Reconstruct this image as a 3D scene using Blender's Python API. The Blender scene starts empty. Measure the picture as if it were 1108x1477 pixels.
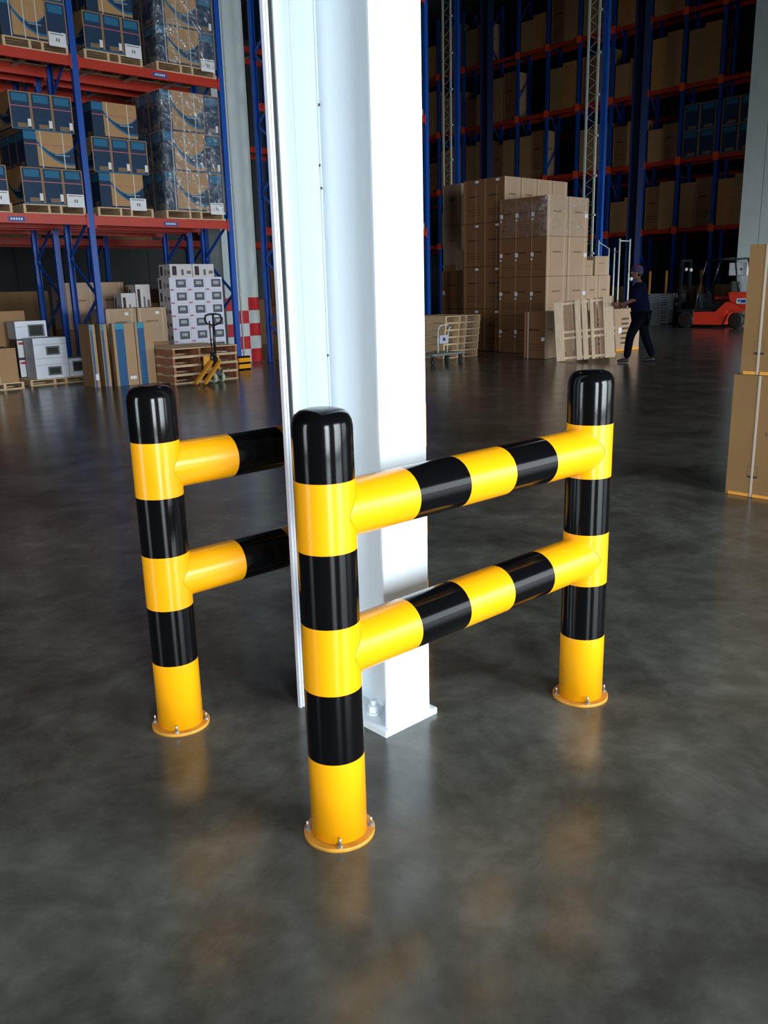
import bpy, bmesh, math, random
from mathutils import Vector, Matrix
random.seed(7)
S = bpy.context.scene
COL = S.collection
PI = math.pi

# ------------------------------------------------------------------ camera
cam_data = bpy.data.cameras.new('camera')
cam = bpy.data.objects.new('camera', cam_data)
COL.objects.link(cam)
cam_data.sensor_fit = 'VERTICAL'
cam_data.sensor_height = 24.0
cam_data.sensor_width = 18.0
cam_data.lens = 1236.21 * 24.0 / 1477.0
cam_data.clip_start = 0.05
cam_data.clip_end = 200
R_ = Vector((0.73382761, -0.67888172, -0.02483228))
U_ = Vector((0.1897016, 0.16968162, 0.96706848))
F_ = Vector((0.65231153, 0.71437228, -0.253302))
cam.matrix_world = Matrix(((R_.x, U_.x, -F_.x, -1.3199), (R_.y, U_.y, -F_.y, -1.6662), (R_.z, U_.z, -F_.z, 1.4844), (0, 0, 0, 1)))
S.camera = cam

# ------------------------------------------------------------------ world, lights, exposure
S.view_settings.view_transform = 'Standard'
S.view_settings.look = 'None'
S.view_settings.exposure = 0.0
S.view_settings.gamma = 1.0
S.view_settings.use_curve_mapping = False
world = bpy.data.worlds.new('world')
S.world = world
world.use_nodes = True
wbg = world.node_tree.nodes['Background']
wbg.inputs[0].default_value = (0.62, 0.80, 1.0, 1)
wbg.inputs[1].default_value = 0.5

def area_light(name, loc, direction, w, h, power, color, spread=180):
    d = bpy.data.lights.new(name, 'AREA')
    d.shape = 'RECTANGLE'
    d.size = w
    d.size_y = h
    d.energy = power
    d.color = color
    d.spread = math.radians(spread)
    o = bpy.data.objects.new(name, d)
    COL.objects.link(o)
    o.location = loc
    o.rotation_euler = Vector(direction).to_track_quat('-Z', 'Y').to_euler()
    return o

DAY = (0.86, 0.95, 1.0)
# daylight coming in low under the canopy through the open dock doors behind the photographer
area_light('dock_daylight', (3.2, -9.0, 2.3), (-0.05, 1, -0.2), 4.4, 4.2, 560, DAY, 100)
area_light('dock_daylight', (-3.6, -9.0, 2.3), (0.3, 1, -0.2), 2.4, 4.2, 300, DAY, 90)
area_light('dock_daylight', (9.9, -9.0, 2.3), (-0.5, 1, -0.2), 5.6, 4.2, 240, DAY, 120)
area_light('dock_daylight', (14.8, -9.0, 2.3), (0.2, 1, -0.28), 2.6, 4.2, 430, DAY, 86)
area_light('dock_daylight', (20.5, -9.0, 2.3), (0.12, 1, -0.32), 3.2, 4.2, 480, DAY, 56)
area_light('side_door_daylight', (-9.4, 2.5, 2.3), (1, 0.1, -0.12), 2.2, 4.2, 110, DAY, 70)
# dim lamps high over the aisle
for lx, ly in ((8.0, 9.5), (18.0, 8.0)):
    area_light('high_bay_lamp', (lx, ly, 11.6), (0, 0, -1), 0.5, 0.5, 14, (1.0, 0.97, 0.9))

# ------------------------------------------------------------------ materials
MATS = {}
def mat(name, color, rough=0.5, metal=0.0, coat=0.0, var=0.0, vscale=6.0, spec=0.5, bump=0.0, stretch=None):
    if name in MATS:
        return MATS[name]
    m = bpy.data.materials.new(name)
    m.use_nodes = True
    nt = m.node_tree
    b = nt.nodes['Principled BSDF']
    c = (color[0], color[1], color[2], 1)
    b.inputs['Base Color'].default_value = c
    b.inputs['Roughness'].default_value = rough
    b.inputs['Metallic'].default_value = metal
    b.inputs['Coat Weight'].default_value = coat
    b.inputs['Coat Roughness'].default_value = 0.08
    b.inputs['Specular IOR Level'].default_value = spec
    if var > 0 or bump > 0:
        tc = nt.nodes.new('ShaderNodeTexCoord')
        n = nt.nodes.new('ShaderNodeTexNoise')
        n.inputs['Scale'].default_value = vscale
        n.inputs['Detail'].default_value = 5
        if stretch:
            mp = nt.nodes.new('ShaderNodeMapping')
            mp.inputs['Scale'].default_value = stretch
            nt.links.new(tc.outputs['Object'], mp.inputs[0])
            nt.links.new(mp.outputs[0], n.inputs['Vector'])
        else:
            nt.links.new(tc.outputs['Object'], n.inputs['Vector'])
        if var > 0:
            r = nt.nodes.new('ShaderNodeValToRGB')
            r.color_ramp.elements[0].position = 0.3
            r.color_ramp.elements[1].position = 0.7
            r.color_ramp.elements[0].color = tuple(x * (1 - var) for x in color) + (1,)
            r.color_ramp.elements[1].color = tuple(min(1, x * (1 + var)) for x in color) + (1,)
            nt.links.new(n.outputs[0], r.inputs[0])
            nt.links.new(r.outputs[0], b.inputs['Base Color'])
        if bump > 0:
            bp = nt.nodes.new('ShaderNodeBump')
            bp.inputs['Strength'].default_value = bump
            bp.inputs['Distance'].default_value = 0.01
            nt.links.new(n.outputs[0], bp.inputs['Height'])
            nt.links.new(bp.outputs[0], b.inputs['Normal'])
    MATS[name] = m
    return m

class NE:
    """small helper to write node maths"""
    def __init__(self, m):
        self.nt = m.node_tree
        self.uv = self.nt.nodes.new('ShaderNodeUVMap')
        s = self.nt.nodes.new('ShaderNodeSeparateXYZ')
        self.nt.links.new(self.uv.outputs[0], s.inputs[0])
        self.x, self.y = s.outputs[0], s.outputs[1]
    def op(self, o, a, b=None):
        n = self.nt.nodes.new('ShaderNodeMath')
        n.operation = o
        for i, v in enumerate((a, b)):
            if v is None:
                continue
            if isinstance(v, (int, float)):
                n.inputs[i].default_value = v
            else:
                self.nt.links.new(v, n.inputs[i])
        return n.outputs[0]
    def gt(self, a, b): return self.op('GREATER_THAN', a, b)
    def lt(self, a, b): return self.op('LESS_THAN', a, b)
    def mul(self, a, b): return self.op('MULTIPLY', a, b)
    def add(self, a, b): return self.op('ADD', a, b)
    def rect(self, x0, x1, y0, y1):
        return self.mul(self.mul(self.gt(self.x, x0), self.lt(self.x, x1)), self.mul(self.gt(self.y, y0), self.lt(self.y, y1)))
    def mix(self, f, a, b):
        n = self.nt.nodes.new('ShaderNodeMix')
        n.data_type = 'RGBA'
        if isinstance(f, (int, float)):
            n.inputs[0].default_value = f
        else:
            self.nt.links.new(f, n.inputs[0])
        for idx, v in ((6, a), (7, b)):
            if isinstance(v, tuple):
                n.inputs[idx].default_value = (v[0], v[1], v[2], 1)
            else:
                self.nt.links.new(v, n.inputs[idx])
        return n.outputs[2]
    def noise(self, scale, detail=4):
        n = self.nt.nodes.new('ShaderNodeTexNoise')
        tc = self.nt.nodes.new('ShaderNodeTexCoord')
        n.inputs['Scale'].default_value = scale
        n.inputs['Detail'].default_value = detail
        self.nt.links.new(tc.outputs['Object'], n.inputs['Vector'])
        return n.outputs[0]

def print_mat(name, fn, rough=0.6):
    if name in MATS:
        return MATS[name]
    m = bpy.data.materials.new(name)
    m.use_nodes = True
    b = m.node_tree.nodes['Principled BSDF']
    b.inputs['Roughness'].default_value = rough
    b.inputs['Specular IOR Level'].default_value = 0.3
    e = NE(m)
    m.node_tree.links.new(fn(e), b.inputs['Base Color'])
    MATS[name] = m
    return m

KRAFT = (0.36, 0.20, 0.088)
PALEK = (0.47, 0.315, 0.205)
NAVY = (0.012, 0.036, 0.080)
SKY = (0.02, 0.15, 0.28)
def swoosh(e):
    # long face of the blue printed carton
    n = e.noise(9)
    base = e.mix(n, (0.40, 0.22, 0.09), (0.50, 0.29, 0.13))
    dx = e.add(e.x, -0.66)
    up = e.add(e.mul(e.mul(dx, dx), 2.1), 0.41)
    lo_ = e.add(e.x, -0.27)
    lo = e.add(e.add(e.mul(lo_, -1.6), 0.62), e.mul(e.mul(lo_, lo_), 1.25))
    band = e.mul(e.lt(e.y, up), e.gt(e.y, lo))
    edge = e.mul(e.lt(e.y, e.add(lo, 0.06)), e.gt(e.y, lo))
    c = e.mix(band, base, NAVY)
    c = e.mix(e.mul(edge, band), c, SKY)
    edge2 = e.mul(e.gt(e.y, e.add(up, -0.035)), band)
    c = e.mix(edge2, c, SKY)
    c = e.mix(e.lt(e.x, 0.25), c, NAVY)
    c = e.mix(e.rect(0, 0.25, 0.76, 0.97), c, SKY)
    c = e.mix(e.lt(e.y, 0.045), c, NAVY)
    c = e.mix(e.rect(0.6, 0.9, 0.36, 0.39), c, (0.2, 0.3, 0.4))
    return c
def blue_end(e):
    c = e.mix(e.noise(7), (0.010, 0.032, 0.075), (0.017, 0.05, 0.11))
    c = e.mix(e.rect(0.14, 0.86, 0.74, 0.94), c, SKY)
    c = e.mix(e.rect(0.30, 0.80, 0.05, 0.17), c, (0.22, 0.15, 0.09))
    c = e.mix(e.lt(e.x, 0.05), c, KRAFT)
    c = e.mix(e.gt(e.x, 0.95), c, KRAFT)
    c = e.mix(e.gt(e.y, 0.975), c, KRAFT)
    c = e.mix(e.lt(e.y, 0.03), c, SKY)
    return c
def kraft_plain(e):
    return e.mix(e.noise(3), tuple(x * 0.88 for x in KRAFT), tuple(x * 1.1 for x in KRAFT))
def kraft_shaded(e):
    # brown carton side, shade put into the colour, with printed word and lines
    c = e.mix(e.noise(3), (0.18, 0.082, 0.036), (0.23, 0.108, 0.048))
    c = e.mix(e.rect(0.25, 0.75, 0.60, 0.635), c, (0.07, 0.03, 0.015))
    for y in (0.30, 0.24, 0.18):
        c = e.mix(e.rect(0.2, 0.85, y, y + 0.022), c, (0.12, 0.055, 0.025))
    c = e.mix(e.rect(0.04, 0.12, 0, 1), c, (0.33, 0.17, 0.075))
    c = e.mix(e.lt(e.y, 0.012), c, (0.05, 0.025, 0.01))
    c = e.mix(e.lt(e.x, 0.012), c, (0.06, 0.03, 0.012))
    return c
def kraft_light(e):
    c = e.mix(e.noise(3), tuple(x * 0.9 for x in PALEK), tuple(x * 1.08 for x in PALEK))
    c = e.mix(e.rect(0.30, 0.70, 0.60, 0.64), c, (0.25, 0.15, 0.08))
    c = e.mix(e.rect(0.84, 0.87, 0, 1), c, (0.62, 0.47, 0.33))
    c = e.mix(e.rect(0.08, 0.11, 0, 1), c, (0.62, 0.47, 0.33))
    c = e.mix(e.lt(e.x, 0.012), c, (0.2, 0.12, 0.06))
    c = e.mix(e.lt(e.y, 0.012), c, (0.2, 0.12, 0.06))
    return c
def vertical_print(e):
    c = e.mix(e.noise(3), tuple(x * 0.9 for x in PALEK), PALEK)
    for y in (0.12, 0.24, 0.36, 0.48, 0.60, 0.72):
        c = e.mix(e.rect(0.35, 0.6, y, y + 0.05), c, (0.10, 0.06, 0.04))
    return c
def blue_stripe(e):
    c = e.mix(e.noise(4), (0.40, 0.25, 0.13), (0.47, 0.30, 0.17))
    c = e.mix(e.rect(0.12, 0.52, 0, 1), c, (0.025, 0.11, 0.26))
    c = e.mix(e.rect(0.10, 0.54, 0.91, 1), c, (0.05, 0.28, 0.40))
    return c
def oven_box(win):
    x0, x1, y0, y1 = win
    def fn(e):
        c = e.mix(e.noise(4), (0.74, 0.77, 0.86), (0.82, 0.85, 0.92))
        c = e.mix(e.rect(0, 1, 0.66, 0.70), c, (0.55, 0.58, 0.66))
        c = e.mix(e.rect(x0, x1, y0, y1), c, (0.16, 0.17, 0.18))
        c = e.mix(e.rect(x0 + 0.05, x1 - 0.05, y0 + 0.07, y1 - 0.07), c, (0.03, 0.035, 0.035))
        return c
    return fn
def heater_box(e):
    c = e.mix(e.noise(4), (0.66, 0.66, 0.78), (0.74, 0.74, 0.84))
    c = e.mix(e.rect(0.36, 0.92, 0.22, 0.84), c, (0.10, 0.11, 0.14))
    c = e.mix(e.rect(0.48, 0.80, 0.45, 0.70), c, (0.42, 0.43, 0.46))
    c = e.mix(e.rect(0.02, 0.22, 0.0, 0.10), c, (0.5, 0.1, 0.16))
    return c
def appliance_box(e):
    c = e.mix(e.noise(4), (0.62, 0.58, 0.58), (0.70, 0.66, 0.66))
    c = e.mix(e.rect(0.10, 0.30, 0.15, 0.85), c, (0.05, 0.03, 0.04))
    c = e.mix(e.rect(0.50, 0.62, 0.15, 0.60), c, (0.16, 0.14, 0.14))
    c = e.mix(e.rect(0.75, 0.95, 0.25, 0.5), c, (0.2, 0.16, 0.16))
    return c
def fan_box(e):
    c = e.mix(e.noise(5), (0.56, 0.64, 0.70), (0.64, 0.72, 0.78))
    for y in (0.08, 0.26, 0.42, 0.56, 0.74, 0.90):
        c = e.mix(e.rect(0.2, 0.62, y, y + 0.055), c, (0.05, 0.07, 0.09))
    c = e.mix(e.rect(0.08, 0.12, 0.05, 0.95), c, (0.15, 0.18, 0.22))
    c = e.mix(e.rect(0, 1, 0.15, 0.165), c, (0.6, 0.65, 0.7))
    return c

M_KR = print_mat('kraft_plain', kraft_plain)
M_KP = print_mat('kraft_shaded_printed', kraft_shaded)
M_KL = print_mat('kraft_light_printed', kraft_light)
M_KB = mat('deep_kraft', (0.27, 0.150, 0.058), 0.65, var=0.06, vscale=3, spec=0.25)
M_AMB = mat('amber_card', (0.42, 0.19, 0.06), 0.6, var=0.1)
M_SW = print_mat('blue_wave_print', swoosh)
M_BE = print_mat('blue_end_print', blue_end)
M_VP = print_mat('vertical_print', vertical_print)
M_BS = print_mat('blue_stripe_print', blue_stripe)
M_HB = print_mat('heater_print', heater_box)
M_AB = print_mat('appliance_print', appliance_box)
M_FB = print_mat('fan_print', fan_box)
M_WC = mat('white_card', (0.74, 0.77, 0.86), 0.6, var=0.05)
M_LB = mat('paper_label', (0.80, 0.80, 0.82), 0.6)
M_STRAP = mat('packing_strap', (0.62, 0.62, 0.60), 0.35)
M_PINK = mat('pink_strap', (0.50, 0.12, 0.14), 0.4)
M_INK = mat('printing_ink', (0.03, 0.025, 0.02), 0.7)
M_ORT = mat('orange_edge', (0.80, 0.34, 0.04), 0.5)
M_TAPE = mat('pale_tape', (0.52, 0.45, 0.38), 0.3)
M_YEL = mat('yellow_paint', (0.93, 0.385, 0.003), 0.24, coat=0.0)
M_BLK = mat('black_paint', (0.003, 0.003, 0.0035), 0.13, coat=0.0, spec=0.22)
M_WHT = mat('white_paint', (0.76, 0.84, 0.90), 0.42, coat=0.1)
M_GREYC = mat('old_white_paint', (0.58, 0.65, 0.64), 0.5, var=0.05, vscale=1.5)
M_RED = mat('orange_red_rack_beam', (0.50, 0.030, 0.010), 0.4, var=0.08, vscale=2)
M_BLUE = mat('blue_rack_paint', (0.004, 0.075, 0.40), 0.38, var=0.12, vscale=2)
M_PLAQ = mat('blue_plaque', (0.03, 0.08, 0.30), 0.5)
M_WOOD = mat('pallet_wood', (0.64, 0.44, 0.26), 0.75, var=0.2, vscale=5, stretch=(1, 8, 8))
M_WOOD2 = mat('pale_pine', (0.82, 0.62, 0.43), 0.7, var=0.14, vscale=4, stretch=(8, 8, 1))
M_WOODR = mat('pallet_wood_red', (0.40, 0.16, 0.08), 0.75, var=0.25, vscale=6)
M_GALV = mat('galvanised', (0.62, 0.70, 0.64), 0.45, metal=0.1)
M_STEEL = mat('bare_steel', (0.45, 0.45, 0.44), 0.35, metal=0.8)
M_RUB = mat('black_rubber', (0.012, 0.012, 0.013), 0.6)
M_DARK = mat('dark_machine', (0.015, 0.016, 0.018), 0.35)
M_FRED = mat('forklift_red', (0.75, 0.045, 0.02), 0.35, coat=0.3)
M_JACKY = mat('jack_yellow', (0.70, 0.30, 0.02), 0.4)
M_WHEEL = mat('pale_wheel', (0.45, 0.50, 0.36), 0.5)
M_SQR = mat('signal_red', (0.55, 0.012, 0.018), 0.5)
M_SQW = mat('signal_white', (0.62, 0.66, 0.64), 0.5)
M_GASK = mat('black_gasket', (0.02, 0.022, 0.024), 0.5)
M_ALU = mat('door_rail_white', (0.66, 0.67, 0.74), 0.4)
M_WALL = mat('wall_sheet', (0.42, 0.46, 0.44), 0.55, var=0.05, vscale=1)
M_DWALL = mat('dark_wall', (0.10, 0.11, 0.11), 0.8)
M_ROOF = mat('roof_sheet', (0.09, 0.09, 0.09), 0.8)

def floor_material():
    m = bpy.data.materials.new('polished_concrete')
    m.use_nodes = True
    nt = m.node_tree
    b = nt.nodes['Principled BSDF']
    tc = nt.nodes.new('ShaderNodeTexCoord')
    def noise(sc, det, dist=0.0, rough=0.6):
        n = nt.nodes.new('ShaderNodeTexNoise')
        n.inputs['Scale'].default_value = sc
        n.inputs['Detail'].default_value = det
        n.inputs['Distortion'].default_value = dist
        n.inputs['Roughness'].default_value = rough
        nt.links.new(tc.outputs['Object'], n.inputs['Vector'])
        return n
    def ramp(src, p0, c0, p1, c1):
        r = nt.nodes.new('ShaderNodeValToRGB')
        r.color_ramp.elements[0].position = p0
        r.color_ramp.elements[1].position = p1
        r.color_ramp.elements[0].color = c0 + (1,)
        r.color_ramp.elements[1].color = c1 + (1,)
        nt.links.new(src, r.inputs[0])
        return r
    a = ramp(noise(1.6, 8, 0.6, 0.65).outputs[0], 0.32, (0.046, 0.045, 0.037), 0.70, (0.140, 0.140, 0.124))
    c = ramp(noise(7.0, 6, 0.3).outputs[0], 0.42, (0.80, 0.79, 0.76), 0.75, (1.25, 1.25, 1.25))
    mx = nt.nodes.new('ShaderNodeMix')
    mx.data_type = 'RGBA'
    mx.blend_type = 'MULTIPLY'
    mx.inputs[0].default_value = 1
    nt.links.new(a.outputs[0], mx.inputs[6])
    nt.links.new(c.outputs[0], mx.inputs[7])
    nt.links.new(mx.outputs[2], b.inputs['Base Color'])
    rr = nt.nodes.new('ShaderNodeMapRange')
    rr.inputs['To Min'].default_value = 0.15
    rr.inputs['To Max'].default_value = 0.27
    nt.links.new(noise(2.4, 5, 0.4).outputs[0], rr.inputs['Value'])
    nt.links.new(rr.outputs[0], b.inputs['Roughness'])
    b.inputs['Specular IOR Level'].default_value = 0.4
    bp = nt.nodes.new('ShaderNodeBump')
    bp.inputs['Strength'].default_value = 0.004
    bp.inputs['Distance'].default_value = 0.02
    nt.links.new(noise(3.0, 3).outputs[0], bp.inputs['Height'])
    nt.links.new(bp.outputs[0], b.inputs['Normal'])
    return m
M_FLOOR = floor_material()

def wrap_material(name='stretch_film', lo=0.05, hi=0.42):
    m = bpy.data.materials.new(name)
    m.use_nodes = True
    nt = m.node_tree
    nt.nodes.remove(nt.nodes['Principled BSDF'])
    out = nt.nodes['Material Output']
    tr = nt.nodes.new('ShaderNodeBsdfTransparent')
    gl = nt.nodes.new('ShaderNodeBsdfGlossy')
    df = nt.nodes.new('ShaderNodeBsdfDiffuse')
    df.inputs[0].default_value = (0.75, 0.8, 0.85, 1)
    gl.inputs['Roughness'].default_value = 0.18
    tc = nt.nodes.new('ShaderNodeTexCoord')
    n = nt.nodes.new('ShaderNodeTexNoise')
    n.inputs['Scale'].default_value = 5
    n.inputs['Detail'].default_value = 4
    n.inputs['Distortion'].default_value = 1.5
    nt.links.new(tc.outputs['Object'], n.inputs['Vector'])
    bp = nt.nodes.new('ShaderNodeBump')
    bp.inputs['Strength'].default_value = 0.7
    bp.inputs['Distance'].default_value = 0.1
    nt.links.new(n.outputs[0], bp.inputs['Height'])
    nt.links.new(bp.outputs[0], gl.inputs['Normal'])
    m1 = nt.nodes.new('ShaderNodeMixShader')
    m1.inputs[0].default_value = 0.45
    nt.links.new(gl.outputs[0], m1.inputs[1])
    nt.links.new(df.outputs[0], m1.inputs[2])
    m2 = nt.nodes.new('ShaderNodeMixShader')
    r = nt.nodes.new('ShaderNodeMapRange')
    r.inputs['From Min'].default_value = 0.4
    r.inputs['From Max'].default_value = 0.75
    r.inputs['To Min'].default_value = lo
    r.inputs['To Max'].default_value = hi
    nt.links.new(n.outputs[0], r.inputs['Value'])
    nt.links.new(r.outputs[0], m2.inputs[0])
    nt.links.new(tr.outputs[0], m2.inputs[1])
    nt.links.new(m1.outputs[0], m2.inputs[2])
    nt.links.new(m2.outputs[0], out.inputs['Surface'])
    return m
M_FILM = wrap_material()
M_FILM2 = wrap_material('thin_stretch_film', 0.02, 0.22)

# ------------------------------------------------------------------ mesh helpers
def add_box(bm, x0, x1, y0, y1, z0, z1, mi=0, M=None):
    vs = [bm.verts.new(p) for p in ((x0, y0, z0), (x1, y0, z0), (x1, y1, z0), (x0, y1, z0), (x0, y0, z1), (x1, y0, z1), (x1, y1, z1), (x0, y1, z1))]
    if M:
        for v in vs: v.co = M @ v.co
    fs = []
    for q in ((0, 3, 2, 1), (4, 5, 6, 7), (0, 1, 5, 4), (1, 2, 6, 5), (2, 3, 7, 6), (3, 0, 4, 7)):
        f = bm.faces.new([vs[i] for i in q])
        f.material_index = mi
        fs.append(f)
    return fs

def add_bar(bm, a, b, w, h, mi=0, up=(0, 0, 1)):
    """rectangular bar from a to b"""
    a, b = Vector(a), Vector(b)
    d = (b - a)
    L = d.length
    d.normalize()
    u = Vector(up)
    if abs(d.dot(u)) > 0.98:
        u = Vector((1, 0, 0))
    s = d.cross(u).normalized()
    t = s.cross(d)
    M = Matrix(((s.x, d.x, t.x, a.x), (s.y, d.y, t.y, a.y), (s.z, d.z, t.z, a.z), (0, 0, 0, 1)))
    add_box(bm, -w / 2, w / 2, 0, L, -h / 2, h / 2, mi, M)

def add_lathe(bm, prof, n=24, M=None, mis=None, smooth=True, cap0=True, cap1=True):
    """prof: list of (r, z)"""
    rings = []
    for r, z in prof:
        ring = []
        for i in range(n):
            t = 2 * PI * i / n
            p = Vector((r * math.cos(t), r * math.sin(t), z))
            if M: p = M @ p
            ring.append(bm.verts.new(p))
        rings.append(ring)
    for k in range(len(rings) - 1):
        for i in range(n):
            f = bm.faces.new((rings[k][i], rings[k][(i + 1) % n], rings[k + 1][(i + 1) % n], rings[k + 1][i]))
            f.smooth = smooth
            if mis: f.material_index = mis[k]
    if cap0:
        f = bm.faces.new(list(reversed(rings[0])))
        if mis: f.material_index = mis[0]
    if cap1:
        f = bm.faces.new(rings[-1])
        if mis: f.material_index = mis[-1]

def axis_matrix(a, b):
    a, b = Vector(a), Vector(b)
    d = (b - a).normalized()
    q = Vector((0, 0, 1)).rotation_difference(d)
    return Matrix.Translation(a) @ q.to_matrix().to_4x4(), (b - a).length

def add_rod(bm, a, b, r, n=10, r2=None, mi=0):
    M, L = axis_matrix(a, b)
    add_lathe(bm, [(r, 0), (r if r2 is None else r2, L)], n, M, [mi])

def add_path(bm, pts, r, n=8):
    for i in range(len(pts) - 1):
        add_rod(bm, pts[i], pts[i + 1], r, n)

def add_prism(bm, poly, y0, y1, mi=0):
    """poly in x,z, extruded along y"""
    a = [bm.verts.new((x, y0, z)) for x, z in poly]
    b = [bm.verts.new((x, y1, z)) for x, z in poly]
    n = len(poly)
    fs = [bm.faces.new(a), bm.faces.new(list(reversed(b)))]
    for i in range(n):
        fs.append(bm.faces.new((a[(i + 1) % n], a[i], b[i], b[(i + 1) % n])))
    for f in fs: f.material_index = mi
    bmesh.ops.recalc_face_normals(bm, faces=fs)

def finish(name, bm, mats):
    me = bpy.data.meshes.new(name)
    bm.to_mesh(me)
    bm.free()
    for m in (mats if isinstance(mats, (list, tuple)) else [mats]):
        me.materials.append(m)
    return me

def obj(name, data, mats=None, parent=None, loc=(0, 0, 0), rot=(0, 0, 0)):
    if isinstance(data, bmesh.types.BMesh):
        data = finish(name, data, mats)
    o = bpy.data.objects.new(name, data)
    COL.objects.link(o)
    o.parent = parent
    o.location = loc
    o.rotation_euler = rot
    return o

def thing(name, label, cat, loc=(0, 0, 0), rotz=0, group=None, rot=None):
    o = bpy.data.objects.new(name, None)
    COL.objects.link(o)
    o.empty_display_size = 0.1
    o.location = loc
    o.rotation_euler = rot if rot else (0, 0, rotz)
    o['label'] = label
    o['category'] = cat
    if group: o['group'] = group
    return o

def tag(o, label, cat, group=None):
    o['label'] = label
    o['category'] = cat
    if group: o['group'] = group
    return o

def struct(name, bm, mats, parent=None):
    o = obj(name, bm, mats, parent)
    if parent is None:
        o['kind'] = 'structure'
    return o

MESH = {}
def box_mesh(key, w, d, h, mats, slots):
    """box 0..w,0..d,0..h with a 0-1 UV per face; slots = material of (y faces, x faces, top/bottom)"""
    if key in MESH:
        return MESH[key]
    bm = bmesh.new()
    uvl = bm.loops.layers.uv.new('UVMap')
    def quad(ps, mi):
        f = bm.faces.new([bm.verts.new(p) for p in ps])
        f.material_index = mi
        for l, uv in zip(f.loops, ((0, 0), (1, 0), (1, 1), (0, 1))):
            l[uvl].uv = uv
    quad(((0, 0, 0), (w, 0, 0), (w, 0, h), (0, 0, h)), slots[0])
    quad(((w, d, 0), (0, d, 0), (0, d, h), (w, d, h)), slots[0])
    quad(((0, d, 0), (0, 0, 0), (0, 0, h), (0, d, h)), slots[1])
    quad(((w, 0, 0), (w, d, 0), (w, d, h), (w, 0, h)), slots[1])
    quad(((0, 0, h), (w, 0, h), (w, d, h), (0, d, h)), slots[2])
    quad(((0, d, 0), (w, d, 0), (w, 0, 0), (0, 0, 0)), slots[2])
    MESH[key] = finish(key, bm, mats)
    return MESH[key]

def simple_box(key, w, d, h, m):
    if key not in MESH:
        bm = bmesh.new()
        add_box(bm, 0, w, 0, d, 0, h)
        MESH[key] = finish(key, bm, m)
    return MESH[key]

G = 0.004     # gap kept between stacked cartons
def carton(x, y, z, w, d, h, kind, label, group=None, rotz=0, name='carton'):
    """kinds map to material of faces facing the camera: -Y face (x across) and -X face (y across)"""
    KINDS = {
        'wave': ([M_SW, M_BE, M_KR], (0, 1, 2)),      # long face to -Y
        'bend': ([M_SW, M_BE, M_KR], (1, 0, 2)),      # blue end to -Y
        'dark': ([M_KP, M_KL, M_KR], (1, 0, 2)),  # -X faces a darker copy of -Y, side shade put into the colour
        'plain': ([M_KR], (0, 0, 0)),
        'light': ([M_KL], (0, 0, 0)),
        'amber': ([M_AMB], (0, 0, 0)),
        'vert': ([M_VP], (0, 0, 0)),
        'stripe': ([M_BS, M_KR], (0, 1, 1)),
        'stripes': ([M_BS, M_KR], (1, 0, 1)),
        'heater': ([M_HB, M_AB], (0, 1, 1)),
        'appliance': ([M_AB], (0, 0, 0)),
        'white': ([M_WC], (0, 0, 0)),
        'fan': ([M_FB, M_WC], (0, 0, 1)),
    }
    mats, slots = KINDS[kind] if isinstance(kind, str) else kind
    kn = kind if isinstance(kind, str) else mats[0].name
    me = box_mesh('carton_%s_%.3f_%.3f_%.3f' % (kn, w, d, h), w - G, d - G, h - 0.002, mats, slots)
    o = obj(name, me, loc=(x, y, z), rot=(0, 0, rotz))
    return tag(o, label, 'box', group)

def face_part(parent, name, axis, a0, a1, z0, z1, m, off=0.0, t=0.003):
    """thin plate lying on the -Y face (axis 'y') or the -X face (axis 'x') of its parent box, local coordinates"""
    bm = bmesh.new()
    if axis == 'y':
        add_box(bm, a0, a1, -t + off, off - 0.0002, z0, z1)
    else:
        add_box(bm, -t + off, off - 0.0002, a0, a1, z0, z1)
    return obj(name, bm, m, parent)

def placard(parent, x0, z0, s=0.30, h=0.2):
    p = face_part(parent, 'placard', 'y', x0, x0 + s, z0, z0 + h, M_LB, off=-0.004, t=0.006)
    bm = bmesh.new()
    for k in range(2):
        cx = x0 + s * (0.42 + 0.13 * k)
        add_box(bm, cx, cx + s * 0.06, -0.0115, -0.0102, z0 + h * 0.35, z0 + h * 0.6)
    add_box(bm, x0 + s * 0.1, x0 + s * 0.9, -0.0115, -0.0102, z0 + h * 0.85, z0 + h * 0.9)
    obj('printed_number', bm, M_INK, p)

# ------------------------------------------------------------------ structure
bm = bmesh.new(); add_box(bm, -12, 40, -14, 36, -0.2, 0); struct('floor', bm, M_FLOOR)
bm = bmesh.new(); add_box(bm, -12, 40, -10, 36, 13, 13.2); struct('ceiling', bm, M_ROOF)
bm = bmesh.new()
for k in range(13):
    pass
add_box(bm, -12, 40, 35.6, 36, 0, 13)
for k in range(26): add_box(bm, -11.5 + k * 2, -10.7 + k * 2, 35.55, 35.6, 0, 13)
struct('wall_back', bm, M_DWALL)
bm = bmesh.new(); add_box(bm, 39.6, 40, 11.6, 35.6, 0, 13)
for k in range(12): add_box(bm, 39.55, 39.6, 12 + k * 2, 12.8 + k * 2, 0, 13)
struct('wall_far', bm, M_DWALL)
bm = bmesh.new()
for a, b in ((-10, 1.4), (3.6, 36)): add_box(bm, -10.0, -9.6, a, b, 0, 13)
add_box(bm, -10.0, -9.6, 1.4, 3.6, 4.6, 13)
struct('wall_left', bm, M_DWALL)
# dock wall behind the camera, with its door openings
bm = bmesh.new()
opens = [(-4.8, -2.4), (1.0, 5.4), (7.1, 12.7), (13.5, 16.1), (18.9, 22.1)]
x = -9.6
for a, b in opens:
    add_box(bm, x, a, -9.4, -9.1, 0, 13)
    add_box(bm, a, b, -9.4, -9.1, 4.6, 13)
    x = b
add_box(bm, x, 26.4, -9.4, -9.1, 0, 13)
struct('wall_dock', bm, M_DWALL)
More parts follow.
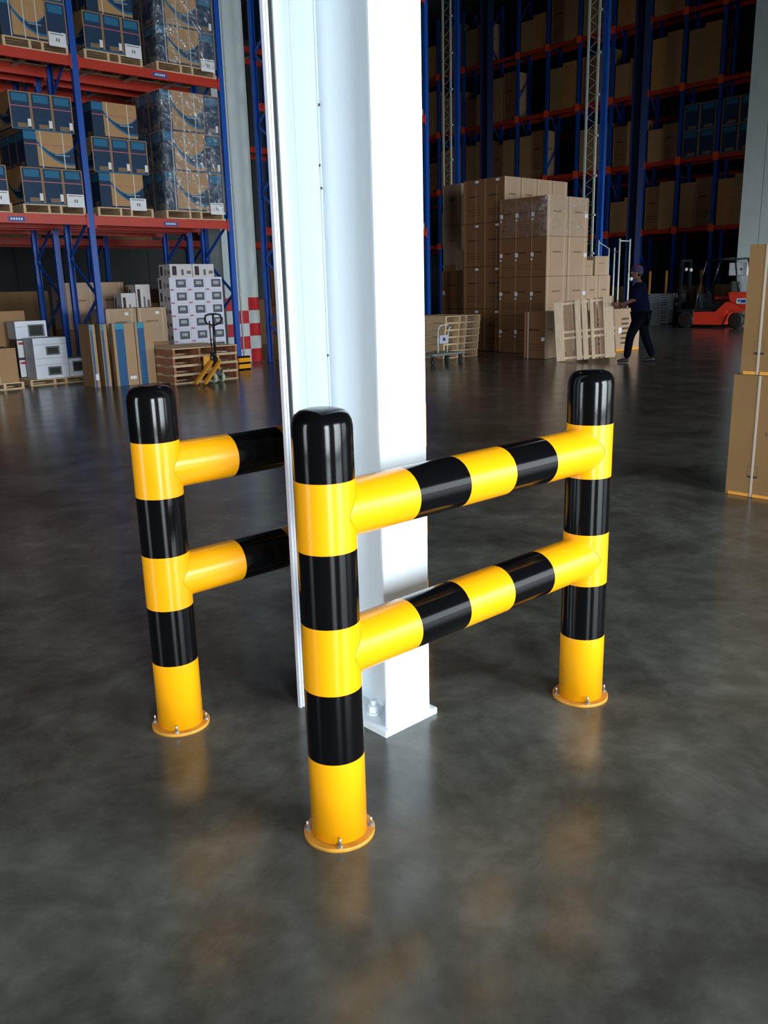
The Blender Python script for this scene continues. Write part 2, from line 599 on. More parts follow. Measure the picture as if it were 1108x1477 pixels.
# right wall of horizontal sheets beyond the big cartons
bm = bmesh.new()
add_box(bm, 26.45, 26.7, -9.4, 10.75, 0, 13)
w = struct('wall_right', bm, M_DWALL)
bm = bmesh.new(); add_box(bm, 26.7, 39.6, 11.45, 11.6, 0, 13)  # unseen wall added to keep sky light off the far racks
struct('wall_light_stop', bm, M_DWALL)
pm = simple_box('wall_panel', 0.05, 4.0, 0.97, M_WALL)
for r in range(13):
    for k in range(3):
        obj('wall_panel', pm, parent=w, loc=(26.39, 10.75 - 4.01 * (k + 1), r * 1.0 + 0.01))
def h_column(name, label, x0, x1, y0, y1, tf, tw, h, m, axis='y'):
    t = thing(name, label, 'column', ((x0 + x1) / 2, y0, 0))
    t['kind'] = 'structure'
    cx = (x1 - x0) / 2
    for k, (a, b) in enumerate(((0, tf), (y1 - y0 - tf, y1 - y0))):
        bm = bmesh.new(); add_box(bm, -cx, cx, a, b, 0.02, h)
        obj('flange', bm, m, t)
    bm = bmesh.new(); add_box(bm, -tw / 2, tw / 2, tf, y1 - y0 - tf, 0.02, h)
    obj('web', bm, m, t)
    return t

# white column in the middle of the barrier
t = thing('steel_column', 'white painted steel H column between the two yellow and black barriers', 'column', (0.5715, 0.302, 0))
bm = bmesh.new(); add_box(bm, -0.1035, 0.1035, 0, 0.012, 0.022, 10); bmesh.ops.bevel(bm, geom=[e for e in bm.edges if abs(e.verts[0].co.z - e.verts[1].co.z) > 1], offset=0.002, segments=2, affect='EDGES')
obj('flange', bm, M_WHT, t)
bm = bmesh.new(); add_box(bm, -0.1035, 0.1035, 0.362, 0.374, 0.022, 10)
obj('flange', bm, M_WHT, t)
bm = bmesh.new(); add_box(bm, -0.005, 0.005, 0.012, 0.362, 0.022, 10)
# fillet welds along the web
add_box(bm, -0.011, -0.005, 0.356, 0.362, 0.022, 10)
add_box(bm, -0.009, -0.005, 0.012, 0.017, 0.022, 10)
obj('web', bm, M_WHT, t)
bm = bmesh.new(); add_box(bm, -0.128, 0.122, -0.018, 0.40, 0, 0.022)
obj('base_plate', bm, M_WHT, t)
for nx, ny in ((-0.062, 0.115), (0.062, 0.115), (-0.062, 0.27), (0.062, 0.27)):
    bm = bmesh.new()
    add_lathe(bm, [(0.027, 0.0222), (0.027, 0.028)], 20, Matrix.Translation((nx, ny, 0)))
    add_lathe(bm, [(0.021, 0.028), (0.021, 0.050), (0.018, 0.052)], 6, Matrix.Translation((nx, ny, 0)), smooth=False)
    add_lathe(bm, [(0.012, 0.052), (0.012, 0.072)], 12, Matrix.Translation((nx, ny, 0)))
    obj('anchor_nut', bm, M_WHT, t)
# specks of damage at the weld
bm = bmesh.new()
for z, yy in ((1.87, 0.354), (1.80, 0.35), (1.26, 0.352), (1.03, 0.352), (2.05, 0.345)):
    add_box(bm, -0.0125, -0.0105, yy, yy + 0.007, z, z + 0.008)
obj('rust_spot', bm, mat('rust_spot', (0.12, 0.09, 0.07), 0.8), t)
bm = bmesh.new(); add_box(bm, -0.0062, -0.0052, 0.335, 0.345, 0.98, 1.06)
obj('yellow_scuff', bm, mat('pale_yellow_scuff', (0.62, 0.55, 0.36), 0.6), t)

# door guide rail fixed to the column's far flange
t = thing('door_guide_rail', 'white door guide rail with black seal fixed to the left of the white H column', 'rail', (0.468, 0.664, 0))
bm = bmesh.new(); add_box(bm, -0.061, -0.001, 0.0, 0.008, 0, 10); add_box(bm, -0.061, -0.054, 0.008, 0.03, 0, 10)
obj('mounting_plate', bm, M_WHT, t)
bm = bmesh.new(); add_box(bm, -0.078, -0.0615, 0.006, 0.028, 0, 10)
obj('rubber_seal', bm, M_GASK, t)
bm = bmesh.new()
add_box(bm, -0.098, -0.0785, 0.004, 0.016, 0, 10)
for xx in (-0.098, -0.0865): add_box(bm, xx, xx + 0.008, 0.001, 0.004, 0, 10)
obj('rail_profile', bm, M_ALU, t)

# building column with red and white checks
t = thing('building_column', 'tall white building column with red and white checks at its foot', 'column', (8.82, 14.2, 0))
bm = bmesh.new(); add_box(bm, 0, 0.84, 0.004, 0.5, 0, 12.9)
obj('shaft', bm, M_GREYC, t)
bm = bmesh.new(); add_rod(bm, (0.36, -0.02, 0.0), (0.36, -0.02, 12.9), 0.018, 8)
for z in (1.4, 3.6, 5.8): add_box(bm, 0.33, 0.39, -0.042, 0.003, z, z + 0.03)
obj('conduit', bm, mat('conduit_grey', (0.55, 0.60, 0.60), 0.5), t)
sq = simple_box('painted_square', 0.279, 0.003, 0.269, M_SQR)
sqw = simple_box('painted_square_white', 0.279, 0.003, 0.269, M_SQW)
for r in range(5):
    for c in range(3):
        o = obj('painted_square', sq if (r + c) % 2 == 0 else sqw, parent=t, loc=(c * 0.28, 0.0005, r * 0.27 + 0.001))

# pale column where the right wall ends
t = thing('building_column', 'pale grey green building column standing behind the red forklift', 'column', (26.0, 10.82, 0))
for name, a in (('flange', (0.0, 0.03, 0.0, 0.62)), ('flange', (0.5, 0.53, 0.0, 0.62)), ('web', (0.03, 0.5, 0.29, 0.32)), ('cladding', (0.0, 0.4, -0.5, -0.02))):
    bm = bmesh.new(); add_box(bm, a[0], a[1], a[2], a[3], 0, 12.9)
    obj(name, bm, M_GREYC, t)

# ------------------------------------------------------------------ barriers
BANDS = [0.2527, 0.4533, 0.6394, 0.8384, 1.0217]
PR = 0.0782
def make_post(parent, x, y):
    z = [0.012] + BANDS + [1.155, 1.172, 1.185, 1.194, 1.199, 1.2]
    r = [PR] * 7 + [PR - 0.003, PR - 0.010, PR - 0.022, PR - 0.040, 0.012]
    mis = [0, 1, 0, 1, 0, 1, 1, 1, 1, 1, 1]
    bm = bmesh.new()
    add_lathe(bm, list(zip(r, z)), 64, None, mis)
    p = obj('post', bm, [M_YEL, M_BLK], parent, (x, y, 0))
    bm = bmesh.new()
    add_lathe(bm, [(0.100, 0), (0.1003, 0.009), (0.098, 0.0115)], 64)
    fl = obj('base_flange', bm, mat('scuffed_yellow', (0.60, 0.27, 0.03), 0.4, var=0.25, vscale=14), parent, (x, y, 0))
    for k in range(4):
        a = math.radians(231.6 + 90 * k)
        cx, cy = 0.0895 * math.cos(a), 0.0895 * math.sin(a)
        bm = bmesh.new()
        Mx = Matrix.Translation((cx, cy, 0))
        add_lathe(bm, [(0.0085, 0.0117), (0.0085, 0.013)], 14, Mx)
        add_lathe(bm, [(0.0068, 0.013), (0.0068, 0.019)], 6, Mx, smooth=False)
        add_lathe(bm, [(0.0038, 0.019), (0.0038, 0.036), (0.0015, 0.038)], 10, Mx)
        obj('anchor_bolt', bm, M_STEEL, fl)
    return p

def make_rail(parent, L, y, z):
    xs = [0.012, 0.27, 0.475, 0.68, 0.885, L - 0.012]
    M = Matrix.Translation((0, y, z)) @ Matrix.Rotation(PI / 2, 4, 'Y')
    bm = bmesh.new()
    add_lathe(bm, [(0.0760, xx) for xx in xs], 56, M, [0, 1, 0, 1, 0], cap0=False, cap1=False)
    rl = obj('rail', bm, [M_YEL, M_BLK], parent)
    # weld bead where the rail is coped into each post
    for px_, sg in ((0, 1), (L, -1)):
        bm = bmesh.new()
        n = 48
        pts = []
        for i in range(n):
            t = 2 * PI * i / n
            yy, zz = 0.0765 * math.sin(t), 0.0765 * math.cos(t)
            xx = math.sqrt(max(PR ** 2 - yy ** 2, 0.0)) + 0.001
            pts.append(Vector((px_ + sg * xx, y + yy, z + zz)))
        rings = []
        for i in range(n):
            p = pts[i]
            c = Vector((px_ + sg * 0.05, y, z))
            o_ = Vector((0, p.y - y, p.z - z)).normalized()
            a = Vector((sg, 0, 0))
            rr = 0.003
            rings.append([bm.verts.new(p + a * rr * math.cos(q) + o_ * rr * math.sin(q)) for q in (0, PI / 2, PI, 3 * PI / 2)])
        for i in range(n):
            for k in range(4):
                f = bm.faces.new((rings[i][k], rings[(i + 1) % n][k], rings[(i + 1) % n][(k + 1) % 4], rings[i][(k + 1) % 4]))
                f.smooth = True
        bmesh.ops.recalc_face_normals(bm, faces=bm.faces[:])
        obj('weld_bead', bm, M_YEL, rl)
    return rl

for y, lab in ((0.0, 'yellow and black pipe barrier in front of the white H column, both posts in view'),
               (0.88, 'yellow and black pipe barrier at the left, running behind the white H column')):
    t = thing('pipe_barrier', lab, 'barrier', (0, y, 0), 0, 'pipe barriers around the column')
    L = 1.1647 if y == 0 else 1.150
    make_post(t, 0, 0)
    make_post(t, L, 0)
    for z in ((BANDS[4] + BANDS[3]) / 2, (BANDS[2] + BANDS[1]) / 2):
        make_rail(t, L, 0, z)

# ------------------------------------------------------------------ pallets
def pallet(x, y, z, w=1.05, d=1.05, h=0.13, label='', group=None, rotz=0, rot=None, wood=None, name='wooden_pallet', side=None, cuts=(0, 0.40, 0.60, 1)):
    wood = wood or M_WOOD
    t = thing(name, label, 'pallet', (x, y, z), rotz, group, rot)
    bt = 0.018
    key = 'deck_board_%.2f_%s' % (w, wood.name)
    bw = d / 8.2
    bmh = simple_box(key, w, bw, bt, wood)
    n = 7
    for k in range(n):
        yy = k * (d - bw) / (n - 1)
        obj('deck_board', bmh, parent=t, loc=(0, yy, h - bt))
    for k in (0, 3, 6):
        obj('bottom_board', bmh, parent=t, loc=(0, k * (d - bw) / 6, 0))
    sm = simple_box('stringer_%.2f_%.2f_%s' % (d, h, (side or wood).name), 0.042, d, h - 2 * bt - 0.001, side or wood)
    for c in cuts:
        obj('stringer', sm, parent=t, loc=(c * (w - 0.042), 0, bt + 0.0005))
    return t

# ------------------------------------------------------------------ racks
def upright_mesh(key, w, d, h):
    """C shaped slotted post"""
    if key not in MESH:
        bm = bmesh.new()
        add_box(bm, -w / 2, w / 2, 0, 0.012, 0, h)
        add_box(bm, -w / 2, -w / 2 + 0.012, 0.012, d, 0, h)
        add_box(bm, w / 2 - 0.012, w / 2, 0.012, d, 0, h)
        add_box(bm, -w / 2 - 0.02, w / 2 + 0.02, -0.02, d + 0.02, 0, 0.008)
        MESH[key] = finish(key, bm, M_BLUE)
    return MESH[key]

def beam_mesh(L, h=0.15, d=0.05):
    key = 'beam_%.3f_%.2f' % (L, h)
    if key not in MESH:
        bm = bmesh.new()
        add_box(bm, 0, L, 0, d, 0, h * 0.72)
        add_box(bm, 0, L, 0.014, d, h * 0.72, h)
        for x0 in (0.0, L - 0.03):
            add_box(bm, x0, x0 + 0.03, -0.012, 0, -0.04, h + 0.03)
        MESH[key] = finish(key, bm, M_RED)
    return MESH[key]

def brace_mesh(depth, z0, z1):
    key = 'brace_%.3f_%.3f_%.3f' % (depth, z0, z1)
    if key not in MESH:
        bm = bmesh.new()
        add_bar(bm, (0, 0.09, z0), (0, depth - 0.09, z1), 0.03, 0.045)
        MESH[key] = finish(key, bm, M_BLUE)
    return MESH[key]

def rack_x(label, x_posts, y0, depth, levels, h, plaques=(), group=None, bw=0.10):
    """pallet rack running along x with its front at y0"""
    t = thing('pallet_rack', label, 'rack', (0, y0, 0), 0, group)
    um = upright_mesh('upright_%.2f_%.1f' % (bw, h), bw, 0.08, h)
    for x in x_posts:
        obj('upright', um, parent=t, loc=(x, 0, 0))
        obj('upright', um, parent=t, loc=(x, depth, 0), rot=(0, 0, PI))
        z = 0.15
        k = 0
        while z + 0.75 < h:
            a, b = (z, z + 0.62) if k % 2 == 0 else (z + 0.62, z)
            obj('brace', brace_mesh(depth, a, b), parent=t, loc=(x, 0, 0))
            z += 0.66
            k += 1
    for i in range(len(x_posts) - 1):
        L = x_posts[i + 1] - x_posts[i] - bw - 0.002
        for lv in levels:
            obj('beam', beam_mesh(L), parent=t, loc=(x_posts[i] + bw / 2 + 0.001, 0.005, lv - 0.15))
            obj('beam', beam_mesh(L), parent=t, loc=(x_posts[i + 1] - bw / 2 - 0.001, depth - 0.005, lv - 0.15), rot=(0, 0, PI))
            for q in range(3):
                bm_ = simple_box('cross_tie_%.2f' % depth, 0.05, depth - 0.13, 0.03, M_GALV)
                obj('cross_tie', bm_, parent=t, loc=(x_posts[i] + L * (0.2 + 0.3 * q), 0.062, lv - 0.05))
    for (px_, pz) in plaques:
        bm = bmesh.new(); add_box(bm, 0, 0.27, -0.006, -0.001, 0, 0.075)
        p = obj('location_plaque', bm, M_PLAQ, t, (px_, 0.004, pz))
        bm = bmesh.new()
        for q in range(5): add_box(bm, 0.04 + q * 0.04, 0.065 + q * 0.04, -0.008, -0.0061, 0.025, 0.055)
        obj('plaque_marks', bm, M_LB, p)
    return t

LV = [2.77, 5.19, 7.61]
FR = 12.74
rack_x('blue and orange pallet rack at the left, full of blue printed cartons', [-0.13, 2.62, 5.37, 8.12], FR, 1.06, LV, 9.6,
       plaques=[(6.72, 2.62 + 0.02), (4.0, 2.64), (6.75, 5.07)])
rack_x('dark rack standing back to back behind the left rack', [-0.13, 2.62, 5.37, 8.12], 14.25, 1.06, LV, 9.6)
rack_x('blue rack end between the checked column and the white H column', [9.72, 13.62], 12.92, 1.1, LV, 10.5)
rack_x('dark rack two aisles back, beyond the left racks', [-2.8, 0, 2.8, 5.6, 8.4, 11.2, 14.0, 16.8], 18.6, 1.06, [2.77, 5.19, 7.61, 10.0], 11.5)

NB = ('first', 'second', 'third', 'fourth', 'fifth', 'sixth', 'seventh', 'eighth', 'ninth', 'tenth', 'eleventh', 'twelfth')
PY = FR + 0.03
ORD = {0: 'lowest', 1: 'middle', 2: 'top'}
def load_a(x0, zb, pat, hgt, tag_, place, top=3, pw=1.03, w=0.335, cover=True):
    """pallet of blue printed cartons. pat: list of tiers 'E' (three ends), 'L' (long faces), 'C' (long face and one end)"""
    pallet(x0, PY, zb + 0.003, pw, 1.0, 0.145, 'wooden pallet under the %s cartons on the %s' % (tag_, place), 'pallets of blue printed cartons')
    z = zb + 0.151
    tops = len(pat)
    last = None
    for i, tp in enumerate(pat):
        tier = 'bottom' if i == 0 else ('second' if i == 1 else 'third')
        if tp[0] == 'E':
            ox = tp[1]
            for k in range(3):
                c = carton(x0 + ox + k * w, PY - 0.015, z, w, 0.80, hgt, 'bend',
                           '%s blue ended carton, %s tier, %s, %s' % (('left', 'middle', 'right')[k], tier, tag_, place), 'blue printed cartons on the left rack')
                face_part(c, 'address_label', 'y', w * 0.78, w * 0.93, 0.05, 0.16, M_LB)
                if i > 0 or True:
                    face_part(c, 'red_strap', 'y', 0, w - G, hgt * 0.60, hgt * 0.60 + 0.012, M_PINK, t=0.002)
                if i == 0 and k == 2: placard(c, 0.03, -0.03, 0.29)
        elif tp[0] == 'L':
            ox = tp[1]
            for k in range(3):
                c = carton(x0 + ox, PY - 0.015 + k * w, z, 0.80, w, hgt, 'wave',
                           '%s wave print carton, %s tier, %s, %s' % (('front', 'middle', 'back')[k], tier, tag_, place), 'blue printed cartons on the left rack')
                if k == 0:
                    for sx in (0.26, 0.62):
                        face_part(c, 'strap', 'y', sx, sx + 0.014, 0, hgt - 0.004, M_STRAP)
                    face_part(c, 'red_strap', 'y', 0, 0.796, hgt * 0.62, hgt * 0.62 + 0.012, M_PINK, t=0.002)
                    if i == 0: placard(c, 0.52, -0.04)
        elif tp[0] == 'C':
            ox, LW, EW = tp[1], tp[2], tp[3]
            for k in range(2):
                c = carton(x0 + ox, PY - 0.015 + k * 0.45, z, LW, 0.45, hgt, 'wave',
                           '%s wave print carton, %s tier, %s, %s' % (('front', 'back')[k], tier, tag_, place), 'blue printed cartons on the left rack')
                if k == 0:
                    for sx in (0.2, 0.5, 0.78):
                        face_part(c, 'strap', 'y', LW * sx, LW * sx + 0.014, 0, hgt - 0.004, M_STRAP)
            c = carton(x0 + ox + LW, PY - 0.015, z, EW, 0.9, hgt, 'bend',
                       'single blue ended carton, %s tier, %s, %s' % (tier, tag_, place), 'blue printed cartons on the left rack')
            face_part(c, 'address_label', 'y', EW * 0.70, EW * 0.85, 0.05, 0.16, M_LB)
            if i == 0: placard(c, 0.02, -0.05, min(0.28, EW - 0.04))
        z += hgt
    return z

def film(x0, x1, y0, y1, z0, z1, label, m_=None):
    bm = bmesh.new()
    nx, nz = 10, 14
    # rippled sleeve around the load
    per = []
    for a, b, n_ in (((x0, y0), (x1, y0), nx), ((x1, y0), (x1, y1), 6), ((x1, y1), (x0, y1), nx), ((x0, y1), (x0, y0), 6)):
        for k in range(n_):
            t_ = k / n_
            per.append((a[0] + (b[0] - a[0]) * t_, a[1] + (b[1] - a[1]) * t_))
    rings = []
    for j in range(nz + 1):
        z = z0 + (z1 - z0) * j / nz
        rings.append([bm.verts.new((px_ + random.uniform(-0.002, 0.002), py_ + random.uniform(-0.003, 0.0), z)) for px_, py_ in per])
    m = len(per)
    for j in range(nz):
        for i in range(m):
            f = bm.faces.new((rings[j][i], rings[j][(i + 1) % m], rings[j + 1][(i + 1) % m], rings[j + 1][i]))
            f.smooth = True
    o = obj('stretch_film', bm, m_ or M_FILM)
    tag(o, label, 'film', 'stretch film around loads')

for lv, place in ((LV[0], 'first beam level'), (LV[1], 'second beam level')):
    if lv == LV[0]:
        load_a(4.275, lv, [('E', 0.02), ('L', 0.13), ('E', -0.03)], 0.55, 'left stack', place)
        load_a(5.52, lv, [('L', 0.07), ('E', 0.0), ('L', 0.06)], 0.55, 'centre stack', place)
        load_a(6.80, lv, [('C', 0.03, 0.86, 0.34), ('C', 0.05, 0.82, 0.36), ('C', 0.06, 0.84, 0.34)], 0.66, 'film wrapped right stack', place, pw=1.2)
        film(6.822, 8.045, PY - 0.030, PY + 0.93, lv + 0.15, lv + 0.147 + 3 * 0.66, 'clear stretch film around the right stack, first beam level')
    else:
        load_a(4.27, lv, [('C', 0.0, 0.70, 0.34), ('C', 0.02, 0.70, 0.32)], 0.58, 'left stack', place)
        load_a(5.56, lv, [('E', 0.02), ('L', 0.12)], 0.56, 'centre stack', place)
        load_a(6.85, lv, [('C', 0.03, 0.82, 0.34), ('C', 0.03, 0.82, 0.34)], 0.58, 'film wrapped right stack', place, pw=1.17)
        film(6.872, 8.05, PY - 0.030, PY + 0.93, lv + 0.15, lv + 0.147 + 2 * 0.58, 'clear stretch film around the right stack, second beam level')
# a sliver of the next bay's load at the left edge
load_a(2.74 + 0.33, LV[0], [('E', 0.0), ('L', 0.1), ('E', 0.0)], 0.55, 'stack at the left frame edge', 'first beam level')

# loads of the back to back rack: plain brown cartons in the dark
for lv, nm in ((LV[0], 'first'), (LV[1], 'second')):
    for k, x in enumerate((2.9, 4.1, 5.6, 6.85)):
        for j in range(2):
            carton(x + j * 0.52, 14.32, lv + 0.002, 0.5, 0.9, 1.15 if k % 2 else 1.5, 'plain',
                   'plain brown carton in the dark back rack, %s level, %s from the left' % (nm, NB[2 * k + j]), 'brown cartons in the dark back rack')

# loads visible between the columns (rack end in the middle)
for i, lv in enumerate(LV):
    z = lv + 0.002
    nm = ('first', 'second', 'third')[i]
    pallet(12.38, 12.96, z, 1.15, 1.0, 0.13, 'wooden pallet on the %s level of the rack end right of the white H column' % nm, 'pallets in the middle rack')
    for k in range(3):
        c = carton(12.42, 13.0, z + 0.132 + k * 0.52, 1.05, 0.8, 0.52, 'wave' if k % 2 == 0 else 'bend',
                   'blue printed carton just right of the white H column, %s level, %s tier' % (nm, ('bottom', 'middle', 'top')[k]), 'blue cartons in the middle rack')
        if k == 0: placard(c, 0.7, 0.02)
for k in range(2):
    carton(9.95 + k * 0.62, 13.35, 0.002, 0.6, 0.8, 1.15, 'plain', 'plain brown carton on the floor right of the checked column, %s one' % ('nearer' if k == 0 else 'farther'), 'cartons behind the middle rack')
    carton(9.95 + k * 0.62, 13.35, 1.154, 0.6, 0.8, 0.75, 'dark', 'brown carton stacked right of the checked column, %s one' % ('nearer' if k == 0 else 'farther'), 'cartons behind the middle rack')

for k in range(9):
    x = 2.8 * ((k + 2) // 2) + (0.12 if k % 2 == 0 else 1.44)
    carton(x, 18.75, 0.002, 1.2, 0.8, 0.9 + 0.35 * (k % 3), 'plain', 'brown carton on the floor two racks back, %s from the left' % NB[k], 'brown cartons two racks back')
    if k % 2 == 0:
        carton(x, 18.75, 2.775, 1.2, 0.8, 1.3, 'plain', 'brown carton on the first level two racks back, %s from the left' % NB[k], 'brown cartons two racks back')

# rack post guard with yellow and black bands
t = thing('post_guard', 'small yellow and black guard around the foot of the blue rack post', 'guard', (8.12, 12.62, 0))
for k, m in enumerate((M_BLK, M_YEL, M_BLK, M_YEL, M_BLK)):
    zz = [0, 0.03, 0.11, 0.15, 0.23, 0.265]
    bm = bmesh.new()
    add_box(bm, -0.13, 0.13, -0.05, 0.05, zz[k], zz[k + 1] - 0.0005)
    obj('band', bm, m, t)

# ------------------------------------------------------------------ goods on the floor, left
pallet(3.25, 13.05, 0.0, 0.78, 1.0, 0.11, 'wooden pallet at the left edge of the frame under a brown carton', None)
c = carton(3.32, 13.10, 0.112, 0.66, 0.6, 0.56, 'plain', 'plain brown carton on the leftmost floor pallet')
face_part(c, 'tape', 'y', 0.30, 0.35, 0, 0.55, M_TAPE)
pallet(4.22, 13.28, 0.0, 1.05, 0.90, 0.10, 'wooden pallet carrying the white microwave oven cartons', None)
M_O1 = print_mat('oven_print_small', oven_box((0.36, 0.78, 0.14, 0.58)))
M_O2 = print_mat('oven_print_large', oven_box((0.40, 0.92, 0.10, 0.80)))
M_O3 = print_mat('oven_print_wide', oven_box((0.20, 0.90, 0.25, 0.85)))
ok = lambda m: ([m, M_WC], (0, 1, 1))
carton(4.36, 13.32, 0.102, 0.58, 0.42, 0.345, ok(M_O1), 'white microwave oven carton directly on its pallet, lower of two')
carton(4.36, 13.32, 0.449, 0.58, 0.42, 0.345, ok(M_O1), 'white microwave oven carton with small window print, upper of two')
carton(4.95, 13.34, 0.102, 0.355, 0.42, 0.31, ok(M_O3), 'white oven carton beside the two stacked ones, near the blue striped cartons')
# dark stack with a white one on top
for k in range(2):
    c = carton(4.27, 13.80, 0.102 + k * 0.335, 0.55, 0.38, 0.335, ([mat('dark_card', (0.03, 0.028, 0.028), 0.5), M_WC], (0, 0, 1)), 'dark printed carton behind the white oven cartons, %s of two' % ('lower' if k == 0 else 'upper'))
    face_part(c, 'red_print', 'y', 0.0, 0.10, 0.02, 0.31, M_LB)
    face_part(c, 'red_band', 'y', 0.02, 0.11, 0.24, 0.28, M_SQR, off=-0.003)
carton(4.27, 13.80, 0.774, 0.55, 0.38, 0.30, ok(M_O2), 'white oven carton with large window print on top of the dark cartons')
carton(3.95, 14.35, 0.002, 0.72, 0.6, 0.62, 'plain', 'large brown carton standing on the floor behind the oven cartons')
carton(3.95, 14.35, 0.626, 0.72, 0.6, 0.62, 'plain', 'brown carton topping the stack behind the oven cartons')

# tall flat cartons with blue stripe
zt = 1.02
for i, (x, y, w, d, kind, lab) in enumerate((
        (4.80, 12.02, 0.10, 0.42, 'stripe', 'slim blue striped carton standing upright, leftmost of four'),
        (4.97, 11.98, 0.11, 0.42, 'stripe', 'slim blue striped carton standing upright, second of four'),
        (5.13, 11.88, 0.39, 0.12, 'stripe', 'tall brown carton with a blue stripe and white label, third of four'),
        (5.53, 11.88, 0.32, 0.12, 'stripe', 'tall brown carton with a blue stripe next to the pallet pile, rightmost of four'))):
    c = carton(x, y, 0.002, w, d, zt, kind, lab)
    if i == 2: face_part(c, 'paper_label', 'y', 0.24, 0.35, 0.10, 0.15, M_LB)
    if i == 0: face_part(c, 'paper_label', 'y', 0.03, 0.08, 0.12, 0.22, M_LB)

# brown carton pile behind them
nx = 0
for r in range(2):
    for k in range(2):
        c = carton(5.50 + k * 0.60, 12.86, 0.002 + r * 0.62, 0.58, 0.6, 0.62, ([M_KL], (0, 0, 0)) if r else 'plain',
                   'brown carton behind the blue striped ones, %s tier, %s' % (('lower', 'upper')[r], ('left', 'right')[k]))
        face_part(c, 'paper_label', 'y', 0.36, 0.43, 0.50, 0.55, M_LB)
carton(5.45, 14.35, 0.002, 0.58, 0.6, 0.85, 'plain', 'brown carton on the floor of the back rack, under the pale left one')
carton(6.05, 14.35, 0.002, 0.58, 0.6, 0.85, 'plain', 'brown carton on the floor of the back rack, under the pale right one')
carton(5.45, 14.35, 0.854, 0.58, 0.6, 0.86, 'light', 'pale brown carton in the back rack behind the blue post')
carton(6.05, 14.35, 0.854, 0.58, 0.6, 0.86, 'light', 'pale brown carton in the back rack, right of the blue post')
carton(6.67, 14.35, 0.002, 0.50, 0.6, 0.85, 'plain', 'dark brown carton low in the back rack left of the white heater cartons')
carton(6.67, 14.35, 0.854, 0.50, 0.6, 0.80, 'plain', 'dark brown carton in the back rack left of the white heater cartons')

# grey printed cartons left of the white stack
for k in range(3):
    for j in range(2):
        carton(6.10 + j * 0.42 if False else 6.14 + j * 0.30, 13.50, 1.244 + 0 * k if False else 0.002 + k * 0.50 if j == 0 else 0.002 + k * 0.55, 0.29, 0.30, 0.50 if j == 0 else 0.55, 'appliance',
               'grey printed appliance carton between brown pile and white stack, %s, %s' % (('bottom', 'middle', 'top')[k], ('left', 'right')[j]))

# white heater cartons on a pallet
pallet(6.78, 12.86, 0.0, 1.16, 0.9, 0.12, 'wooden pallet under the tall white heater carton stack', None)
for r in range(7):
    for k in range(3):
        if r < 7:
            c = carton(6.80 + k * 0.375, 12.88, 0.122 + r * 0.234, 0.375, 0.42, 0.234, 'heater',
                       'white heater carton, tier %s from the pallet, %s column' % (('one', 'two', 'three', 'four', 'five', 'six', 'seven')[r], ('left', 'middle', 'right')[k]), 'white heater cartons')
for k in range(2):
    carton(6.84 + k * 0.47, 12.89, 0.122 + 7 * 0.234, 0.46, 0.40, 0.235, 'appliance', 'long white appliance carton lying on top of the heater stack, %s' % ('left' if k == 0 else 'right'))

# pallet pile with pallet jack
for k in range(4):
    pallet(5.86 + 0.01 * (k % 2), 11.30, k * 0.1475, 1.26, 1.15, 0.146, 'pallet in the pile by the pallet jack, %s from the floor' % ('first', 'second', 'third', 'topmost')[k], 'pallet pile by the pallet jack', side=M_WOODR)
t = thing('pallet_jack', 'black hand pallet jack with yellow forks leaning at the pallet pile', 'pallet jack', (6.50, 11.02, 0))
for sx in (-0.075, 0.075):
    bm = bmesh.new()
    M = Matrix.Translation((sx - 0.02, -0.04, 0.085)) @ Matrix.Rotation(PI / 2, 4, 'Y')
    add_lathe(bm, [(0.07, 0), (0.085, 0.008), (0.085, 0.042), (0.07, 0.05)], 24, M)
    w = obj('wheel', bm, M_WHEEL, t)
    bm = bmesh.new()
    M = Matrix.Translation((sx - 0.024, -0.04, 0.085)) @ Matrix.Rotation(PI / 2, 4, 'Y')
    add_lathe(bm, [(0.028, 0), (0.028, 0.058)], 14, M)
    obj('hub', bm, M_DARK, w)
bm = bmesh.new()
add_rod(bm, (0, 0, 0.11), (0, 0, 0.42), 0.05, 16)
add_rod(bm, (0, 0, 0.42), (0, 0, 0.50), 0.03, 16)
add_box(bm, -0.09, 0.09, -0.07, 0.03, 0.12, 0.20)
add_rod(bm, (-0.06, 0.0, 0.3), (-0.06, 0.0, 0.52), 0.025, 12)
obj('pump', bm, M_DARK, t)
bm = bmesh.new()
add_box(bm, -0.2, 0.1, 0.03, 0.06, 0.20, 0.45)
obj('frame', bm, M_JACKY, t)
for k in range(2):
    bm = bmesh.new()
    o = 0.13 * k
    add_bar(bm, (-0.08 + o * 0.6, -0.02 - o, 0.36), (-0.50 + o * 0.7, -0.16 - o, 0.03), 0.06, 0.04)
    obj('fork', bm, M_JACKY, t)
bm = bmesh.new()
add_rod(bm, (0, -0.01, 0.48), (0.0, -0.03, 0.95), 0.022, 12)
add_rod(bm, (-0.05, 0.0, 0.50), (-0.07, -0.02, 1.02), 0.012, 10)
hp = obj('handle', bm, M_DARK, t)
bm = bmesh.new()
P = [(0.0, -0.03, 0.94), (-0.13, -0.03, 0.98), (-0.16, -0.03, 1.04), (-0.14, -0.03, 1.11), (-0.06, -0.03, 1.13), (0.06, -0.03, 1.13), (0.14, -0.03, 1.11), (0.16, -0.03, 1.04), (0.13, -0.03, 0.98), (0.0, -0.03, 0.94)]
add_path(bm, P, 0.016, 10)
add_path(bm, [(0, -0.03, 0.94), (0, -0.03, 1.13)], 0.018, 10)
obj('loop_grip', bm, M_RUB, hp)

